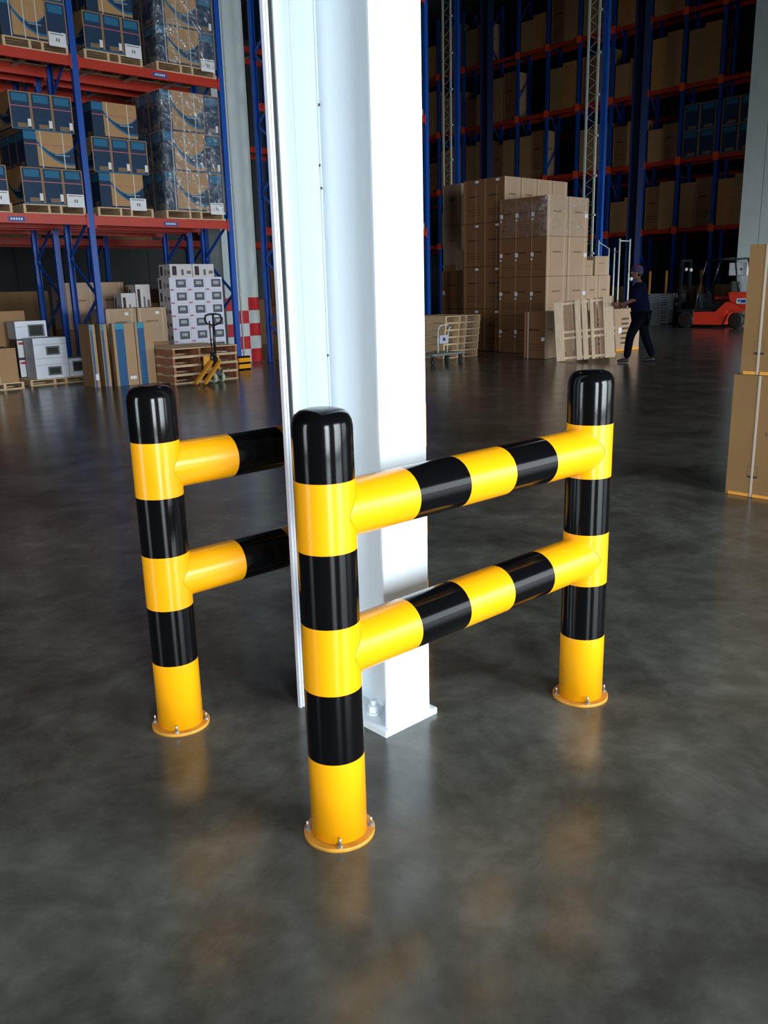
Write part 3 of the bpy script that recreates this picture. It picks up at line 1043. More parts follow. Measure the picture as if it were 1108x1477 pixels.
# ------------------------------------------------------------------ centre right: pallet pile with trolley
for k in range(6):
    pallet(11.96 + 0.012 * k, 10.92 - 0.006 * k, k * 0.1455, 1.1, 1.15, 0.144, 'pallet in the skewed pile right of the white H column, %s from the floor' % ('first', 'second', 'third', 'fourth', 'fifth', 'topmost')[k], 'skewed pallet pile by the trolley', side=M_WOOD)
t = thing('trolley', 'low grey metal trolley with bent handle in front of the skewed pallet pile', 'trolley', (10.75, 10.05, 0))
bm = bmesh.new(); add_box(bm, 0, 0.95, 0, 0.5, 0.17, 0.205)
obj('platform', bm, mat('grey_green_metal', (0.16, 0.20, 0.19), 0.4), t)
for wx in (0.08, 0.87):
    for wy in (0.06, 0.44):
        bm = bmesh.new()
        add_rod(bm, (wx, wy - 0.02, 0.055), (wx, wy + 0.02, 0.055), 0.055, 18)
        add_box(bm, wx - 0.02, wx + 0.02, wy - 0.03, wy - 0.022, 0.055, 0.169)
        add_box(bm, wx - 0.02, wx + 0.02, wy + 0.022, wy + 0.03, 0.055, 0.169)
        obj('castor', bm, M_RUB, t)
bm = bmesh.new()
add_path(bm, [(0.42, 0.25, 0.205), (0.42, 0.25, 0.62), (0.47, 0.25, 0.72), (0.60, 0.25, 0.74), (0.72, 0.25, 0.72)], 0.013)
add_path(bm, [(0.68, 0.25, 0.205), (0.72, 0.25, 0.62), (0.78, 0.25, 0.70)], 0.013)
obj('handle', bm, M_GALV, t)
bm = bmesh.new(); add_box(bm, 0.44, 0.68, 0.22, 0.228, 0.38, 0.54)
p = obj('sign_plate', bm, mat('sign_grey', (0.45, 0.48, 0.58), 0.5), t)
bm = bmesh.new(); add_box(bm, 0.53, 0.60, 0.217, 0.2198, 0.43, 0.49)
obj('sign_mark', bm, M_INK, p)

# cartons behind the pile
carton(15.0, 13.12, 0.002, 0.9, 0.72, 0.92, 'dark', 'brown carton low behind the skewed pallet pile')
c = carton(15.0, 13.12, 0.924, 0.9, 0.72, 0.92, 'dark', 'brown labelled carton stacked behind the skewed pallet pile, upper of two')
face_part(c, 'paper_label', 'x', 0.58, 0.68, 0.34, 0.44, M_LB)
c = carton(15.1, 13.2, 1.846, 0.35, 0.24, 0.5, 'light', 'narrow pale carton standing on the brown cartons behind the pallet pile')
for k in range(4):
    carton(15.9, 13.98, 0.002 + k * 1.0, 0.9, 0.42 if False else 0.6, 1.0, 'light' if k > 1 else 'plain', 'brown carton in the tall column beside the blue rack post, %s from the floor' % ('first', 'second', 'third', 'topmost')[k], 'tall column of cartons by the rack post')

# ------------------------------------------------------------------ the big carton block
TN = ('bottom', 'second', 'third', 'top')
# block A, rear left: two columns wide, four tiers of 0.94, runs back along x at the top
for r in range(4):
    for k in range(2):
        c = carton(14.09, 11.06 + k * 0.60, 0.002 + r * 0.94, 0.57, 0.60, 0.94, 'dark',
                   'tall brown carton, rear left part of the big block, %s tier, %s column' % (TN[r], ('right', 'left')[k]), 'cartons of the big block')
        face_part(c, 'paper_label', 'x', 0.14, 0.24, 0.86, 0.91, M_LB)
        face_part(c, 'tape_strip', 'x', 0.20, 0.225, 0.02, 0.80, mat('brown_tape', (0.34, 0.19, 0.09), 0.3), t=0.002)
    for k in range(3):
        c = carton(14.67 + k * 0.575, 11.06, 0.002 + r * 0.94, 0.57, 0.60, 0.94, 'light',
                   ('pale brown carton on the top tier of the big block, %s from its corner' % ('second', 'third', 'fourth')[k]) if r == 3 else 'pale carton buried in the rear row of the big block',
                   'cartons of the big block' if r == 3 else 'cartons buried in the big block')
# block B, front: three columns wide
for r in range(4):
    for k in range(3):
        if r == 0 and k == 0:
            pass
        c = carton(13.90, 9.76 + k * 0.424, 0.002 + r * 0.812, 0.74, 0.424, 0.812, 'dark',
                   'brown carton on the shaded front side of the big block, %s tier, %s column' % (TN[r], ('right', 'middle', 'left')[k]), 'cartons of the big block')
        face_part(c, 'paper_label', 'x', 0.33, 0.405, 0.42, 0.50, M_LB)
        face_part(c, 'paper_label', 'x', 0.36, 0.40, 0.34, 0.38, M_LB)
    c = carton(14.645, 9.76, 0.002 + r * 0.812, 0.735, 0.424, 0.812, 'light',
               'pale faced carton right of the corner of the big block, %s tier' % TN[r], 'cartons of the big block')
    face_part(c, 'paper_label', 'y', 0.60, 0.71, 0.40, 0.48, M_LB)
for r in range(2):
    for k in range(2):
        c = carton(15.385 + k * 0.47, 9.76, 0.002 + r * 0.812, 0.465, 0.424, 0.812, 'light',
                   'pale carton at the low right end of the big block, %s tier, %s one' % (('bottom', 'second')[r], ('left', 'right')[k]), 'cartons of the big block')
        face_part(c, 'paper_label', 'y', 0.40, 0.45, 0.18, 0.28, M_LB)
film(13.885, 15.385, 9.752, 11.04, 2.44, 3.255, 'clear stretch film around the top tier of the big carton block', M_FILM2)
carton(15.40, 9.80, 1.63, 0.28, 0.3, 0.33, 'light', 'small pale carton on the low right end of the big block')
carton(15.75, 9.80, 1.63, 0.55, 0.4, 0.42, 'light', 'striped pale carton on the low right end of the big block')
carton(15.5, 10.22, 1.63 - 0.004, 0.5, 0.3, 0.40, 'plain', 'dark brown carton behind the small pale one on the big block')
for r in range(2):
    carton(15.385, 10.19, 0.002 + r * 0.812, 0.93, 0.424, 0.810, 'plain', 'brown carton hidden in the second row at the low right end', 'cartons buried in the big block')

# cartons in front of the block
c = carton(12.92, 9.02, 0.002, 0.42, 0.53, 0.94, 'dark', 'upright brown carton on the floor left of the leaning pallet')
face_part(c, 'tape_strip', 'x', 0.40, 0.43, 0, 0.93, M_TAPE, t=0.002)
face_part(c, 'paper_label', 'x', 0.0, 0.08, 0.36, 0.43, M_LB)

# printed carton on an orange base beyond the worker
c = carton(15.10, 8.90, 0.05, 1.15, 0.55, 0.86, 'vert', 'pale carton with vertical lettering behind the worker')
face_part(c, 'paper_label', 'y', 0.30, 0.42, 0.34, 0.46, M_LB)
bm = bmesh.new(); add_box(bm, 0.0, 1.14, -0.01, 0.545, -0.048, -0.001)
obj('orange_base', bm, M_ORT, c)

# leaning pallet held by the worker
A = Vector((12.59, 8.47, 0.004)); B = Vector((12.97, 7.42, 0.11))
ex = (B - A).normalized()
upv = Vector((0.06, 0.0, 1.0))
ez = (upv - ex * upv.dot(ex)).normalized()
ey = ez.cross(ex)
Wd = (B - A).length
t = thing('wooden_pallet', 'pale pine pallet stood on edge and tipped by the worker', 'pallet', A)
t.rotation_euler = Matrix(((ex.x, ey.x, ez.x), (ex.y, ey.y, ez.y), (ex.z, ey.z, ez.z))).to_euler()
Hh = 1.13
for (a, b) in ((0, 0.145), (0.36, 0.45), (0.475, 0.56), (0.62, 0.67), (0.84, 1.0)):
    bm = bmesh.new(); add_box(bm, a * Wd, b * Wd, 0.0, 0.02, random.uniform(-0.0, 0.004), Hh - random.uniform(0, 0.01))
    obj('face_board', bm, M_WOOD2, t)
for z in (0.03, Hh * 0.46, Hh * 0.585 if False else Hh * 0.36, Hh - 0.075):
    bm = bmesh.new(); add_box(bm, 0.0, Wd, 0.0205, 0.11, z, z + 0.045)
    obj('stringer', bm, M_WOOD2, t)
for k in range(7):
    x0 = k * (Wd - 0.14) / 6
    bm = bmesh.new(); add_box(bm, x0, x0 + 0.135, 0.1105, 0.13, 0.0, Hh)
    obj('back_board', bm, mat('darker_pine', (0.50, 0.33, 0.22), 0.75, var=0.15, vscale=5, stretch=(8, 8, 1)), t)  # back boards in a darker pine tone than the face boards

# ------------------------------------------------------------------ big cartons at the right edge
def big_carton(x, y, z, w, d, h, label, kind):
    c = carton(x, y, z, w, d, h, ([M_KB], (0, 0, 0)), label)
    y1 = d - G
    # strap down the face, printed icon, orange bottom edge
    face_part(c, 'strap', 'x', y1 - (0.188 if kind else 0.125), y1 - (0.174 if kind else 0.111), 0.0, h - 0.003, M_TAPE, t=0.003)
    for a, b in ((0.02, y1 - 0.195 if kind else y1 - 0.135), (y1 - 0.165 if kind else y1 - 0.105, y1 - 0.02)):
        if b > a: face_part(c, 'orange_edge', 'x', a, b, 0.0, 0.022, M_ORT, t=0.004)
    yo = y1 - 0.155 if kind else y1 - 0.090
    face_part(c, 'printed_bar', 'x', yo - 0.062, yo + 0.008, 0.135, 0.150, M_INK, t=0.0012)
    for (a, b, z0, z1) in ((yo - 0.062, yo - 0.060, 0.155, 0.22), (yo + 0.006, yo + 0.008, 0.155, 0.22), (yo - 0.062, yo + 0.008, 0.218, 0.221), (yo - 0.03, yo - 0.028, 0.16, 0.215)):
        face_part(c, 'printed_icon_line', 'x', a, b, z0, z1, mat('faint_ink', (0.13, 0.08, 0.04), 0.7), t=0.001)
    return c
cb = big_carton(4.50, 0.10, 0.002, 0.55, 0.985, 0.845, 'big brown carton at the right edge of the frame, lower of two', True)
cu = big_carton(4.50, 0.12, 0.849, 0.55, 0.925, 0.852, 'big brown carton at the right edge of the frame, upper of two', False)
def text_on_x(parent, body, yleft, z, size):
    cu_ = bpy.data.curves.new('printed_word', 'FONT')
    cu_.body = body
    cu_.size = size
    cu_.extrude = 0.0006
    cu_.materials.append(M_INK)
    o = bpy.data.objects.new('printed_word', cu_)
    COL.objects.link(o)
    o.parent = parent
    bpy.context.view_layer.update()
    me = bpy.data.meshes.new_from_object(o.evaluated_get(bpy.context.evaluated_depsgraph_get()))
    bpy.data.objects.remove(o)
    o = bpy.data.objects.new('printed_word', me)
    COL.objects.link(o)
    o.parent = parent
    o.matrix_local = Matrix(((0, 0, -1, -0.0012), (-1, 0, 0, yleft), (0, 1, 0, z), (0, 0, 0, 1)))
    return o
text_on_x(cb, 'TWIN', 0.735, 0.435, 0.036)

# ------------------------------------------------------------------ far right rack (frames run back along y)
U0 = 28.0
YP = [12.0, 13.40, 14.78, 16.15, 17.60, 19.05, 20.5, 21.95, 23.4, 24.85, 26.3, 27.75, 29.2]
RL = [3.26, 5.56, 7.92, 10.25]
M_CONN = mat('lit_orange_red', (0.95, 0.10, 0.02), 0.4)  # beam red brightened, light on the connectors put into the colour
t = thing('pallet_rack', 'tall dark rack across the far right behind the forklift', 'rack', (U0, 0, 0))
um = upright_mesh('upright_far', 0.11, 0.10, 12.4)
for y in YP:
    obj('upright', um, parent=t, loc=(0, y, 0), rot=(0, 0, -PI / 2))
    obj('upright', um, parent=t, loc=(0.85, y, 0), rot=(0, 0, PI / 2))
    z, k = 0.2, 0
    while z < 11.5:
        a, b = (z, z + 0.9) if k % 2 == 0 else (z + 0.9, z)
        obj('brace', brace_mesh(0.85, a, b), parent=t, loc=(0, y, 0), rot=(0, 0, -PI / 2))
        z += 1.4
        k += 1
for i in range(len(YP) - 1):
    L = YP[i + 1] - YP[i] - 0.115
    for lv in RL:
        obj('beam', beam_mesh(L, 0.14), parent=t, loc=(0.005, YP[i + 1] - 0.0575, lv - 0.14), rot=(0, 0, -PI / 2))
        obj('beam_connector', simple_box('beam_connector', 0.014, 0.20, 0.26, M_CONN), parent=t, loc=(-0.036, YP[i + 1] - 0.10, lv - 0.19))
        obj('beam', beam_mesh(L, 0.14), parent=t, loc=(0.845, YP[i] + 0.0575, lv - 0.14), rot=(0, 0, PI / 2))
NL = ('first', 'second', 'third', 'fourth')
NB = ('first', 'second', 'third', 'fourth', 'fifth', 'sixth', 'seventh', 'eighth', 'ninth', 'tenth', 'eleventh', 'twelfth')
for i in range(len(YP) - 1):
    for j, lv in enumerate(RL):
        if (i * 7 + j * 5) % 6 == 4 and (i, j) != (1, 1):
            continue
        blue = (i in (0, 1) and j == 1)
        hh = random.choice((1.5, 1.75, 1.2, 1.6))
        y0 = YP[i] + 0.11
        wy = (YP[i + 1] - YP[i] - 0.22) / 2
        for k in range(2):
            if blue:
                for q in range(2):
                    carton(U0 + 0.03, y0 + k * wy, lv + 0.002 + q * 0.85, 0.75, wy, 0.85, ([M_BE], (0, 0, 0)),
                           'blue film wrapped carton on the far right rack, %s %s, %s bay from the wall' % (('lower', 'upper')[q], ('right', 'left')[k], NB[i]), 'blue cartons on the far right rack')
            else:
                carton(U0 + 0.03, y0 + k * wy, lv + 0.002, 0.75, wy - 0.02 * k, hh - 0.12 * k, ('plain', 'amber', 'plain', 'dark')[(i * 3 + j + k) % 4],
                       'brown carton on the far right rack, %s level, %s bay from the wall, %s half' % (NL[j], NB[i], ('right', 'left')[k]), 'brown cartons on the far right rack')
# floor level cartons under the far rack
for i in (0, 1, 3, 4, 6):
    carton(U0 + 0.05, YP[i] + 0.15, 0.002, 0.75, 1.0, 1.3, 'plain', 'brown carton on the floor under the far right rack, %s bay from the wall' % NB[i], 'brown cartons under the far right rack')

# second far rack row seen deeper in the hall
t = thing('pallet_rack', 'very dark rack row behind the far right rack', 'rack', (33.0, 0, 0))
for y in YP[::2] + [32.0]:
    obj('upright', um, parent=t, loc=(0, y, 0), rot=(0, 0, -PI / 2))
YQ = YP[::2] + [32.0]
for i in range(len(YQ) - 1):
    L = YQ[i + 1] - YQ[i] - 0.115
    for lv in RL:
        obj('beam', beam_mesh(L, 0.14), parent=t, loc=(0.005, YQ[i + 1] - 0.0575, lv - 0.14), rot=(0, 0, -PI / 2))

# lattice masts with their broad blue posts
for (x, y, lab) in ((20.0, 18.12, 'galvanised lattice mast with broad blue post, seen left of the big carton block'),
                    (20.0, 12.78, 'galvanised lattice mast with broad blue post, seen right of the big carton block')):
    t = thing('lattice_mast', lab, 'mast', (x, y, 0))
    for dy in (0.0, 0.32):
        bm = bmesh.new(); add_box(bm, -0.02, 0.02, dy - 0.025, dy + 0.025, 0, 12.5)
        obj('mast_rail', bm, M_GALV, t)
    rm = MESH.get('mast_lacing')
    if not rm:
        bm = bmesh.new()
        for k in range(36):
            z = 0.2 + k * 0.34
            add_bar(bm, (0, 0.02, z), (0, 0.30, z + 0.17), 0.008, 0.010)
            add_bar(bm, (0, 0.30, z + 0.17), (0, 0.02, z + 0.34), 0.008, 0.010)
            if k % 3 == 0: add_box(bm, -0.03, 0.03, -0.07, -0.026, z, z + 0.05)
        rm = MESH['mast_lacing'] = finish('mast_lacing', bm, M_GALV)
    obj('lacing', rm, parent=t)
    bm = bmesh.new(); add_box(bm, 0.06, 0.16, -0.24, -0.08, 0, 12.5); add_box(bm, 0.02, 0.20, -0.28, -0.05, 0, 0.02)
    obj('blue_post', bm, M_BLUE, t)
    bm = bmesh.new(); add_box(bm, -0.04, 0.28, -0.32, 0.34, 0.0201, 0.03)
    obj('foot_plate', bm, M_GALV, t)
# broad dark posts between
for (x, y, lab) in ((24.0, 20.1, 'broad dark blue building post left of the right mast, above the carton block'), (24.0, 13.95, 'broad dark blue building post between right mast and forklift')):
    bm = bmesh.new()
    add_box(bm, -0.16, 0.16, -0.17, -0.15, 0, 12.9); add_box(bm, -0.16, 0.16, 0.15, 0.17, 0, 12.9); add_box(bm, -0.012, 0.012, -0.15, 0.15, 0, 12.9)
    o = obj('steel_post', bm, mat('navy_paint', (0.01, 0.02, 0.07), 0.5), None, (x, y, 0))
    tag(o, lab, 'post', 'broad dark posts')

# ------------------------------------------------------------------ tall cage trolleys behind the block
t = thing('cage_trolley', 'tall thin metal frame trolley standing behind the big carton block', 'trolley', (15.96, 11.0 - 1.4, 0))
t.location = (17.9, 10.55, 0)
bm = bmesh.new()
for x0, y0, h in ((0, 0, 2.5), (0.46, 0, 2.5), (0.25, 0.3, 2.3), (0.0, 0.6, 2.5), (0.46, 0.6, 2.3)):
    add_rod(bm, (x0, y0, 0.12), (x0, y0, h), 0.02, 8)
add_rod(bm, (0, 0, 2.45), (0.46, 0, 2.45), 0.012, 8); add_rod(bm, (0, 0.0, 2.2), (0.25, 0.3, 2.2), 0.01, 8); add_rod(bm, (0, 0.6, 2.45), (0.46, 0.6, 2.3), 0.01, 8)
obj('tube_frame', bm, M_GALV, t)
bm = bmesh.new(); add_box(bm, -0.03, 0.49, -0.03, 0.63, 0.12, 0.16)
obj('deck', bm, M_GALV, t)
for x0 in (0.05, 0.41):
    for y0 in (0.05, 0.55):
        bm = bmesh.new(); add_rod(bm, (x0, y0 - 0.02, 0.06), (x0, y0 + 0.02, 0.06), 0.06, 14)
        obj('castor', bm, M_RUB, t)

# ------------------------------------------------------------------ fan cartons, orange bollards
for k, (y, w) in enumerate(((13.54, 0.60), (14.16, 0.64))):
    c = carton(26.0, y, 0.002, 0.7, w, 0.52, ([M_FB, M_WC], (0, 0, 1)), 'pale grey printed carton left of the forklift, lower %s' % ('right', 'left')[k])
    c = carton(26.0, y, 0.524, 0.7, w, 0.52, ([M_FB, M_WC], (0, 0, 1)), 'pale grey printed carton left of the forklift, upper %s' % ('right', 'left')[k])
for r in range(4):
    c = carton(26.05, 13.32, 0.002 + r * 0.26, 0.5, 0.18, 0.26, ([mat('black_white_card', (0.05, 0.055, 0.06), 0.5), M_LB], (0, 0, 1)), 'small black and white carton between grey cartons and forklift, %s of four' % ('lowest', 'second', 'third', 'top')[r])
    face_part(c, 'white_print', 'x', 0.02, 0.08, 0.04, 0.10, M_LB)
    face_part(c, 'white_print', 'x', 0.09, 0.15, 0.14, 0.22, M_LB)
for i, y in enumerate((14.90, 14.26, 12.97)):
    t = thing('guide_post', 'orange yellow guide post behind the grey cartons, %s of three' % ('leftmost', 'middle', 'rightmost')[i], 'post', (27.0, y + 0.15, 0), 0, 'orange guide posts')
    bm = bmesh.new(); add_lathe(bm, [(0.045, 0.012), (0.045, 1.78), (0.03, 1.81), (0.01, 1.82)], 14)
    obj('shaft', bm, M_ORT, t)
    bm = bmesh.new(); add_box(bm, -0.09, 0.09, -0.09, 0.09, 0, 0.012)
    obj('base_plate', bm, M_ORT, t)

# ------------------------------------------------------------------ forklift (local x forward, local y to its left)
t = thing('forklift', 'red counterbalance forklift partly behind the big cartons', 'forklift', (25.3, 11.55, 0), PI / 2)
bm = bmesh.new()
add_prism(bm, [(-0.30, 0.10), (0.62, 0.10), (0.66, 0.48), (0.30, 0.50), (-0.10, 0.50), (-0.42, 0.80), (-1.15, 0.80), (-1.15, 0.52), (-0.50, 0.52)], -0.5, 0.5)
bmesh.ops.bevel(bm, geom=bm.edges[:], offset=0.015, segments=2, affect='EDGES')
obj('chassis', bm, M_FRED, t)
bm = bmesh.new()
add_prism(bm, [(-1.30, 0.50), (-0.55, 0.801), (-0.48, 1.08), (-1.22, 1.08), (-1.32, 0.95)], -0.52, 0.52)
bmesh.ops.bevel(bm, geom=bm.edges[:], offset=0.03, segments=3, affect='EDGES')
cw = obj('counterweight', bm, M_FRED, t)
bm = bmesh.new(); add_box(bm, -1.12, -0.78, 0.521, 0.526, 0.74, 0.90)
pl = obj('number_plate', bm, mat('plate_white', (0.6, 0.62, 0.7), 0.4), cw)
bm = bmesh.new(); add_box(bm, -1.07, -0.92, 0.5262, 0.529, 0.77, 0.86); add_box(bm, -0.90, -0.84, 0.5262, 0.529, 0.80, 0.86)
obj('blue_mark', bm, M_BLUE, pl)
bm = bmesh.new()
add_prism(bm, [(-0.50, 0.805), (-0.12, 0.502), (0.62, 0.505), (0.66, 0.95), (0.50, 1.05), (0.42, 0.62), (0.10, 0.58), (-0.05, 0.80), (-0.48, 0.86)], -0.42, 0.42)
obj('floor_cowl', bm, M_DARK, t)
bm = bmesh.new()
add_box(bm, -0.42, 0.05, -0.25, 0.30, 0.87, 0.96)
bmesh.ops.bevel(bm, geom=bm.edges[:], offset=0.025, segments=2, affect='EDGES')
obj('seat_cushion', bm, mat('red_seat', (0.50, 0.03, 0.02), 0.5), t)
bm = bmesh.new()
add_box(bm, -0.48, -0.40, -0.25, 0.28, 0.95, 1.4)
bmesh.ops.bevel(bm, geom=bm.edges[:], offset=0.025, segments=2, affect='EDGES')
obj('seat_back', bm, M_DARK, t)
for sx, r, x0 in ((0.0, 0.27, 0.86), (0.0, 0.24, -0.80)):
    for sy in (-1, 1):
        bm = bmesh.new()
        M = Matrix.Translation((x0, sy * 0.48 - 0.09, r)) @ Matrix.Rotation(-PI / 2, 4, 'X')
        add_lathe(bm, [(r - 0.05, 0), (r, 0.03), (r, 0.15), (r - 0.05, 0.18)], 28, M)
        w = obj('wheel', bm, M_RUB, t)
        bm = bmesh.new()
        M = Matrix.Translation((x0, sy * 0.48 - 0.095, r)) @ Matrix.Rotation(-PI / 2, 4, 'X')
        add_lathe(bm, [(r * 0.5, 0), (r * 0.5, 0.19)], 18, M)
        obj('rim', bm, mat('rim_dark', (0.03, 0.012, 0.010), 0.5), w)
bm = bmesh.new()
add_prism(bm, [(0.60, 0.10), (0.68, 0.10), (0.68, 0.48), (1.16, 0.50), (1.16, 0.56), (0.60, 0.58)], -0.56, 0.56)
obj('mudguard', bm, M_DARK, t)
bm = bmesh.new()
for sy in (-0.28, 0.28):
    add_box(bm, 1.18, 1.26, sy - 0.04, sy + 0.04, 0.06, 2.12)
    add_box(bm, 1.27, 1.33, sy - 0.09, sy - 0.045, 0.06, 2.10)
for z in (0.25, 1.1, 2.04): add_box(bm, 1.19, 1.25, -0.24, 0.24, z, z + 0.07)
obj('mast', bm, M_DARK, t)
for sy in (-0.25, 0.25):
    bm = bmesh.new()
    add_box(bm, 1.34, 1.38, sy - 0.05, sy + 0.05, 0.06, 0.55); add_box(bm, 1.38, 1.85, sy - 0.05, sy + 0.05, 0.06, 0.095)
    obj('fork', bm, M_DARK, t)
bm = bmesh.new()
for sy in (-0.44, 0.44):
    add_path(bm, [(0.60, sy, 0.55), (0.50, sy, 1.3), (0.30, sy, 2.05), (-0.60, sy, 2.08), (-0.78, sy, 1.06)], 0.028, 8)
for k in range(6): add_rod(bm, (0.30 - k * 0.17, -0.44, 2.06), (0.30 - k * 0.17, 0.44, 2.06), 0.016, 8)
obj('overhead_guard', bm, M_DARK, t)
bm = bmesh.new()
add_rod(bm, (0.52, 0, 0.9), (0.36, 0, 1.12), 0.022, 8)
M, L = axis_matrix((0.36, 0, 1.12), (0.33, 0, 1.15))
N = 20
add_path(bm, [M @ Vector((0.15 * math.cos(2 * PI * i / N), 0.15 * math.sin(2 * PI * i / N), 0)) for i in range(N + 1)], 0.013, 6)
obj('steering_wheel', bm, M_DARK, t)
for k, (x0, z0) in enumerate(((1.16, 1.90), (1.0, 1.88))):
    bm = bmesh.new(); add_lathe(bm, [(0.02, -0.02), (0.055, 0.0), (0.055, 0.03), (0.02, 0.05)], 14, Matrix.Translation((x0 - 0.2, 0.46, z0 - 0.1)) @ Matrix.Rotation(-PI / 2, 4, 'X'))
    obj('work_lamp', bm, mat('lamp_lens', (0.7, 0.72, 0.7), 0.15), t)

# white box with conduits behind the forklift
t = thing('electrical_box', 'white electrical box on the pale column above the forklift', 'box', (25.0, 10.55, 1.62))
t.location = (25.76, 11.00, 1.46)
bm = bmesh.new(); add_box(bm, 0, 0.225, 0, 0.56, 0.12, 0.50)
bmesh.ops.bevel(bm, geom=bm.edges[:], offset=0.012, segments=2, affect='EDGES')
obj('housing', bm, mat('box_white', (0.62, 0.64, 0.70), 0.4), t)
bm = bmesh.new(); add_rod(bm, (-0.012, 0.15, 0.3), (0.0, 0.15, 0.3), 0.03, 14)
obj('knob', bm, M_DARK, t)
bm = bmesh.new(); add_path(bm, [(0.1, 0.35, 0.119), (0.1, 0.35, -0.1), (0.1, 0.22, -0.3), (0.1, 0.20, -0.62)], 0.022, 8); add_path(bm, [(0.15, 0.45, 0.119), (0.15, 0.45, -0.62)], 0.016, 8)
obj('cable', bm, M_DARK, t)

# ------------------------------------------------------------------ the worker
def skin(name, verts, edges, radii, m, parent, sub=2, root=0):
    me = bpy.data.meshes.new(name)
    me.from_pydata(verts, edges, [])
    o = bpy.data.objects.new(name, me)
    COL.objects.link(o)
    o.parent = parent
    me.materials.append(m)
    sk = o.modifiers.new('Skin', 'SKIN')
    sk.use_smooth_shade = True
    for i, r in enumerate(radii):
        sv = me.skin_vertices[0].data[i]
        sv.radius = r if isinstance(r, tuple) else (r, r)
        sv.use_root = (i == root)
    ss = o.modifiers.new('Subdivision', 'SUBSURF')
    ss.levels = sub
    ss.render_levels = sub
    return o

# local axes: x = the way he faces (left in the photograph), y = his right, z up; camera sees his left side
pf = Vector((-0.523, 0.852, 0)); ang = math.atan2(pf.y, pf.x)
t = thing('person', 'person in dark navy work clothes and cap tipping up a pale pallet', 'person', (13.30, 7.13, 0), ang)
M_NAVYC = mat('navy_cloth', (0.0025, 0.0035, 0.016), 0.9, var=0.15, vscale=8, spec=0.05)
M_TROU = mat('dark_trousers', (0.002, 0.0025, 0.006), 0.9, var=0.15, vscale=8, spec=0.05)
M_SKIN = mat('skin', (0.16, 0.07, 0.045), 0.55)
M_SHOE = mat('dark_shoe', (0.008, 0.008, 0.010), 0.5)
# body: one continuous skinned figure (skin coloured), clothes over it
V = [(-0.02, 0, 0.92), (0.0, 0, 1.08), (0.02, 0, 1.25), (0.03, 0, 1.40), (0.05, 0, 1.47), (0.06, 0, 1.53),
     (0.03, 0.18, 1.39), (0.10, 0.22, 1.16), (0.31, 0.15, 1.08), (0.37, 0.14, 1.075),
     (0.03, -0.18, 1.39), (0.07, -0.22, 1.15), (0.30, -0.16, 1.03), (0.35, -0.14, 1.025),
     (0.0, 0.09, 0.88), (0.16, 0.10, 0.50), (0.20, 0.10, 0.10),
     (-0.04, -0.09, 0.88), (-0.10, -0.10, 0.50), (-0.26, -0.10, 0.12)]
E_ = [(0, 1), (1, 2), (2, 3), (3, 4), (4, 5), (3, 6), (6, 7), (7, 8), (8, 9), (3, 10), (10, 11), (11, 12), (12, 13), (0, 14), (14, 15), (15, 16), (0, 17), (17, 18), (18, 19)]
Rr = [(0.09, 0.11), (0.08, 0.10), (0.085, 0.11), (0.07, 0.09), 0.05, 0.05, 0.042, 0.042, 0.032, 0.026, 0.042, 0.045, 0.032, 0.026, 0.07, 0.05, 0.045, 0.07, 0.05, 0.045]
body = skin('body', V, E_, Rr, M_SKIN, t)
# shirt
V = [(-0.02, 0, 0.86), (0.0, 0, 1.02), (0.02, 0, 1.2), (0.03, 0, 1.36), (0.045, 0, 1.45), (0.03, 0.17, 1.38), (0.10, 0.205, 1.22), (0.13, 0.215, 1.15), (0.03, -0.17, 1.38), (0.08, -0.215, 1.22), (0.095, -0.22, 1.14)]
E_ = [(0, 1), (1, 2), (2, 3), (3, 4), (3, 5), (5, 6), (6, 7), (3, 8), (8, 9), (9, 10)]
skin('shirt', V, E_, [(0.18, 0.20), (0.165, 0.185), (0.17, 0.195), (0.15, 0.19), 0.085, 0.115, 0.095, 0.085, 0.115, 0.095, 0.085], M_NAVYC, body)
V = [(-0.02, 0, 0.92), (0.0, 0.09, 0.84), (0.16, 0.10, 0.50), (0.205, 0.10, 0.07), (-0.04, -0.09, 0.84), (-0.10, -0.10, 0.50), (-0.27, -0.10, 0.09)]
skin('trousers', V, [(0, 1), (1, 2), (2, 3), (0, 4), (4, 5), (5, 6)], [(0.155, 0.17), 0.125, 0.085, 0.07, 0.115, 0.085, 0.07], M_TROU, body)
for (fx, fy, pitch) in ((0.20, 0.10, 0), (-0.27, -0.10, 0)):
    V = [(fx - 0.05, fy, 0.045), (fx + 0.03, fy, 0.05), (fx + 0.12, fy, 0.036), (fx + 0.18, fy, 0.030)]
    skin('shoe', V, [(0, 1), (1, 2), (2, 3)], [(0.042, 0.042), (0.045, 0.045), (0.045, 0.034), (0.034, 0.026)], M_SHOE, body)
# head
bm = bmesh.new()
bmesh.ops.create_uvsphere(bm, u_segments=28, v_segments=20, radius=0.1)
for v in bm.verts:
    x, y, z = v.co
    v.co = Vector((x * 1.02, y * 0.80, z * 1.18))
    if z < 0: v.co.y *= 1 + z * 2.0; v.co.x += -z * 0.12
    if x > 0.07 and abs(y) < 0.02 and -0.03 < z < 0.02: v.co.x += 0.022 * (1 - abs(y) / 0.02)
for f in bm.faces: f.smooth = True
head = obj('head', bm, M_SKIN, body, (0.09, 0, 1.63), (0, 0.12, 0))
def ellip(cx, cy, cz, rx, ry, rz, m, name, parent):
    bm = bmesh.new()
    bmesh.ops.create_uvsphere(bm, u_segments=14, v_segments=10, radius=1)
    for v in bm.verts: v.co = Vector((cx + v.co.x * rx, cy + v.co.y * ry, cz + v.co.z * rz))
    for f in bm.faces: f.smooth = True
    return obj(name, bm, m, parent)
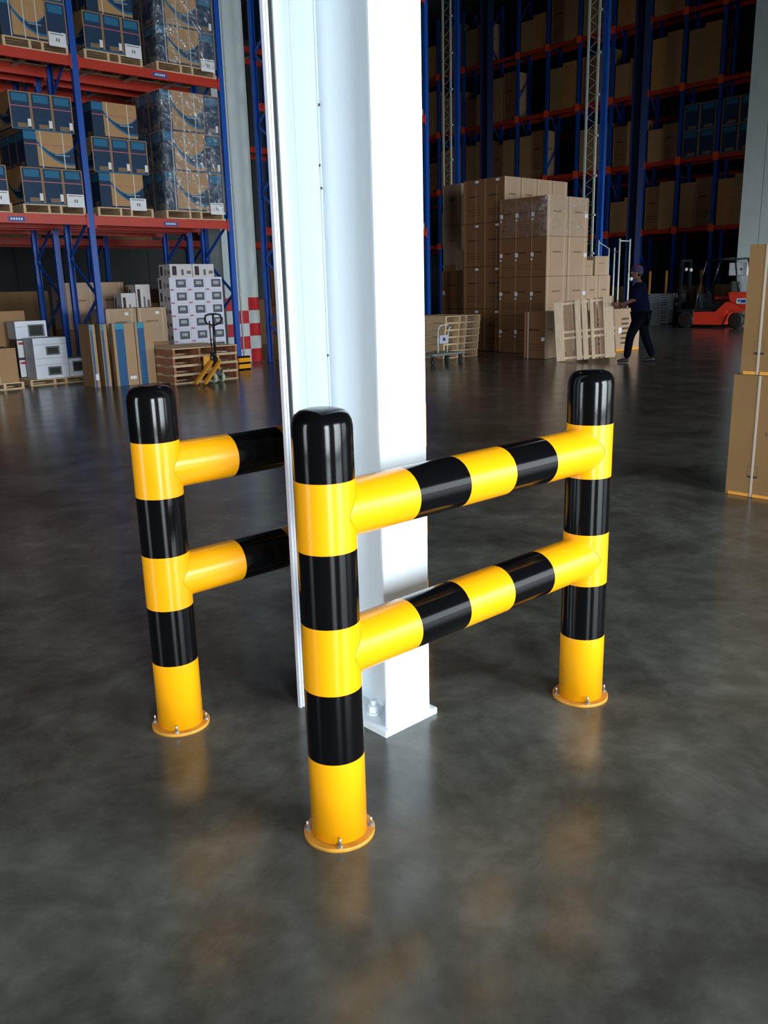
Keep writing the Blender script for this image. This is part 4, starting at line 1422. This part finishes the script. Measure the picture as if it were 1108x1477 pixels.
# third level limit: facial features hang on the body too
HX, HZ = 0.09, 1.63
ellip(HX + 0.088, 0.033, HZ + 0.005, 0.012, 0.015, 0.008, M_LB, 'eye', body)
ellip(HX + 0.088, -0.033, HZ + 0.005, 0.012, 0.015, 0.008, M_LB, 'eye', body)
ellip(HX + 0.005, -0.080, HZ - 0.01, 0.02, 0.012, 0.032, M_SKIN, 'ear', body)
ellip(HX + 0.005, 0.080, HZ - 0.01, 0.02, 0.012, 0.032, M_SKIN, 'ear', body)
ellip(HX + 0.10, 0, HZ - 0.055, 0.012, 0.024, 0.006, mat('lips', (0.18, 0.05, 0.04), 0.5), 'mouth', body)
ellip(HX - 0.025, 0, HZ + 0.015, 0.098, 0.090, 0.10, mat('black_hair', (0.006, 0.005, 0.005), 0.6), 'hair', body)
ellip(HX + 0.10, 0, HZ - 0.105, 0.035, 0.05, 0.035, M_LB, 'face_mask', body)
bm = bmesh.new()
add_lathe(bm, [(0.112, 0.02), (0.114, 0.06), (0.10, 0.105), (0.06, 0.132), (0.012, 0.138)], 28, Matrix.Translation((HX, 0, HZ)) @ Matrix.Scale(0.88, 4, (0, 1, 0)), [0, 0, 1, 1])
add_lathe(bm, [(0.085, 0.022), (0.085, 0.03)], 24, Matrix.Translation((HX + 0.085, 0, HZ)), [0])
obj('cap', bm, [mat('cap_navy', (0.02, 0.012, 0.05), 0.8), mat('cap_magenta', (0.16, 0.01, 0.05), 0.8)], body)
# hands: palm and five fingers curling round the pallet edge
for (sx, sy, sz, sgn) in ((0.37, 0.14, 1.075, 1), (0.35, -0.14, 1.025, -1)):
    V = [(sx - 0.02, sy, sz), (sx + 0.04, sy, sz), (sx + 0.085, sy, sz)]
    Ee = [(0, 1), (1, 2)]
    Rh = [(0.024, 0.03), (0.02, 0.038), (0.016, 0.036)]
    for k, (o, L) in enumerate(((0.030, 0.065), (0.010, 0.075), (-0.010, 0.070), (-0.030, 0.055))):
        n = len(V)
        V += [(sx + 0.09, sy, sz + o), (sx + 0.09 + L * 0.5, sy - sgn * 0.004, sz + o), (sx + 0.09 + L * 0.8, sy - sgn * 0.028, sz + o)]
        Ee += [(2, n), (n, n + 1), (n + 1, n + 2)]
        Rh += [0.009, 0.0085, 0.0075]
    n = len(V)
    V += [(sx + 0.02, sy - sgn * 0.01, sz + 0.04), (sx + 0.05, sy - sgn * 0.02, sz + 0.065), (sx + 0.08, sy - sgn * 0.03, sz + 0.075)]
    Ee += [(0, n), (n, n + 1), (n + 1, n + 2)]
    Rh += [0.011, 0.010, 0.008]
    skin('hand', V, Ee, Rh, M_SKIN, body, 1)
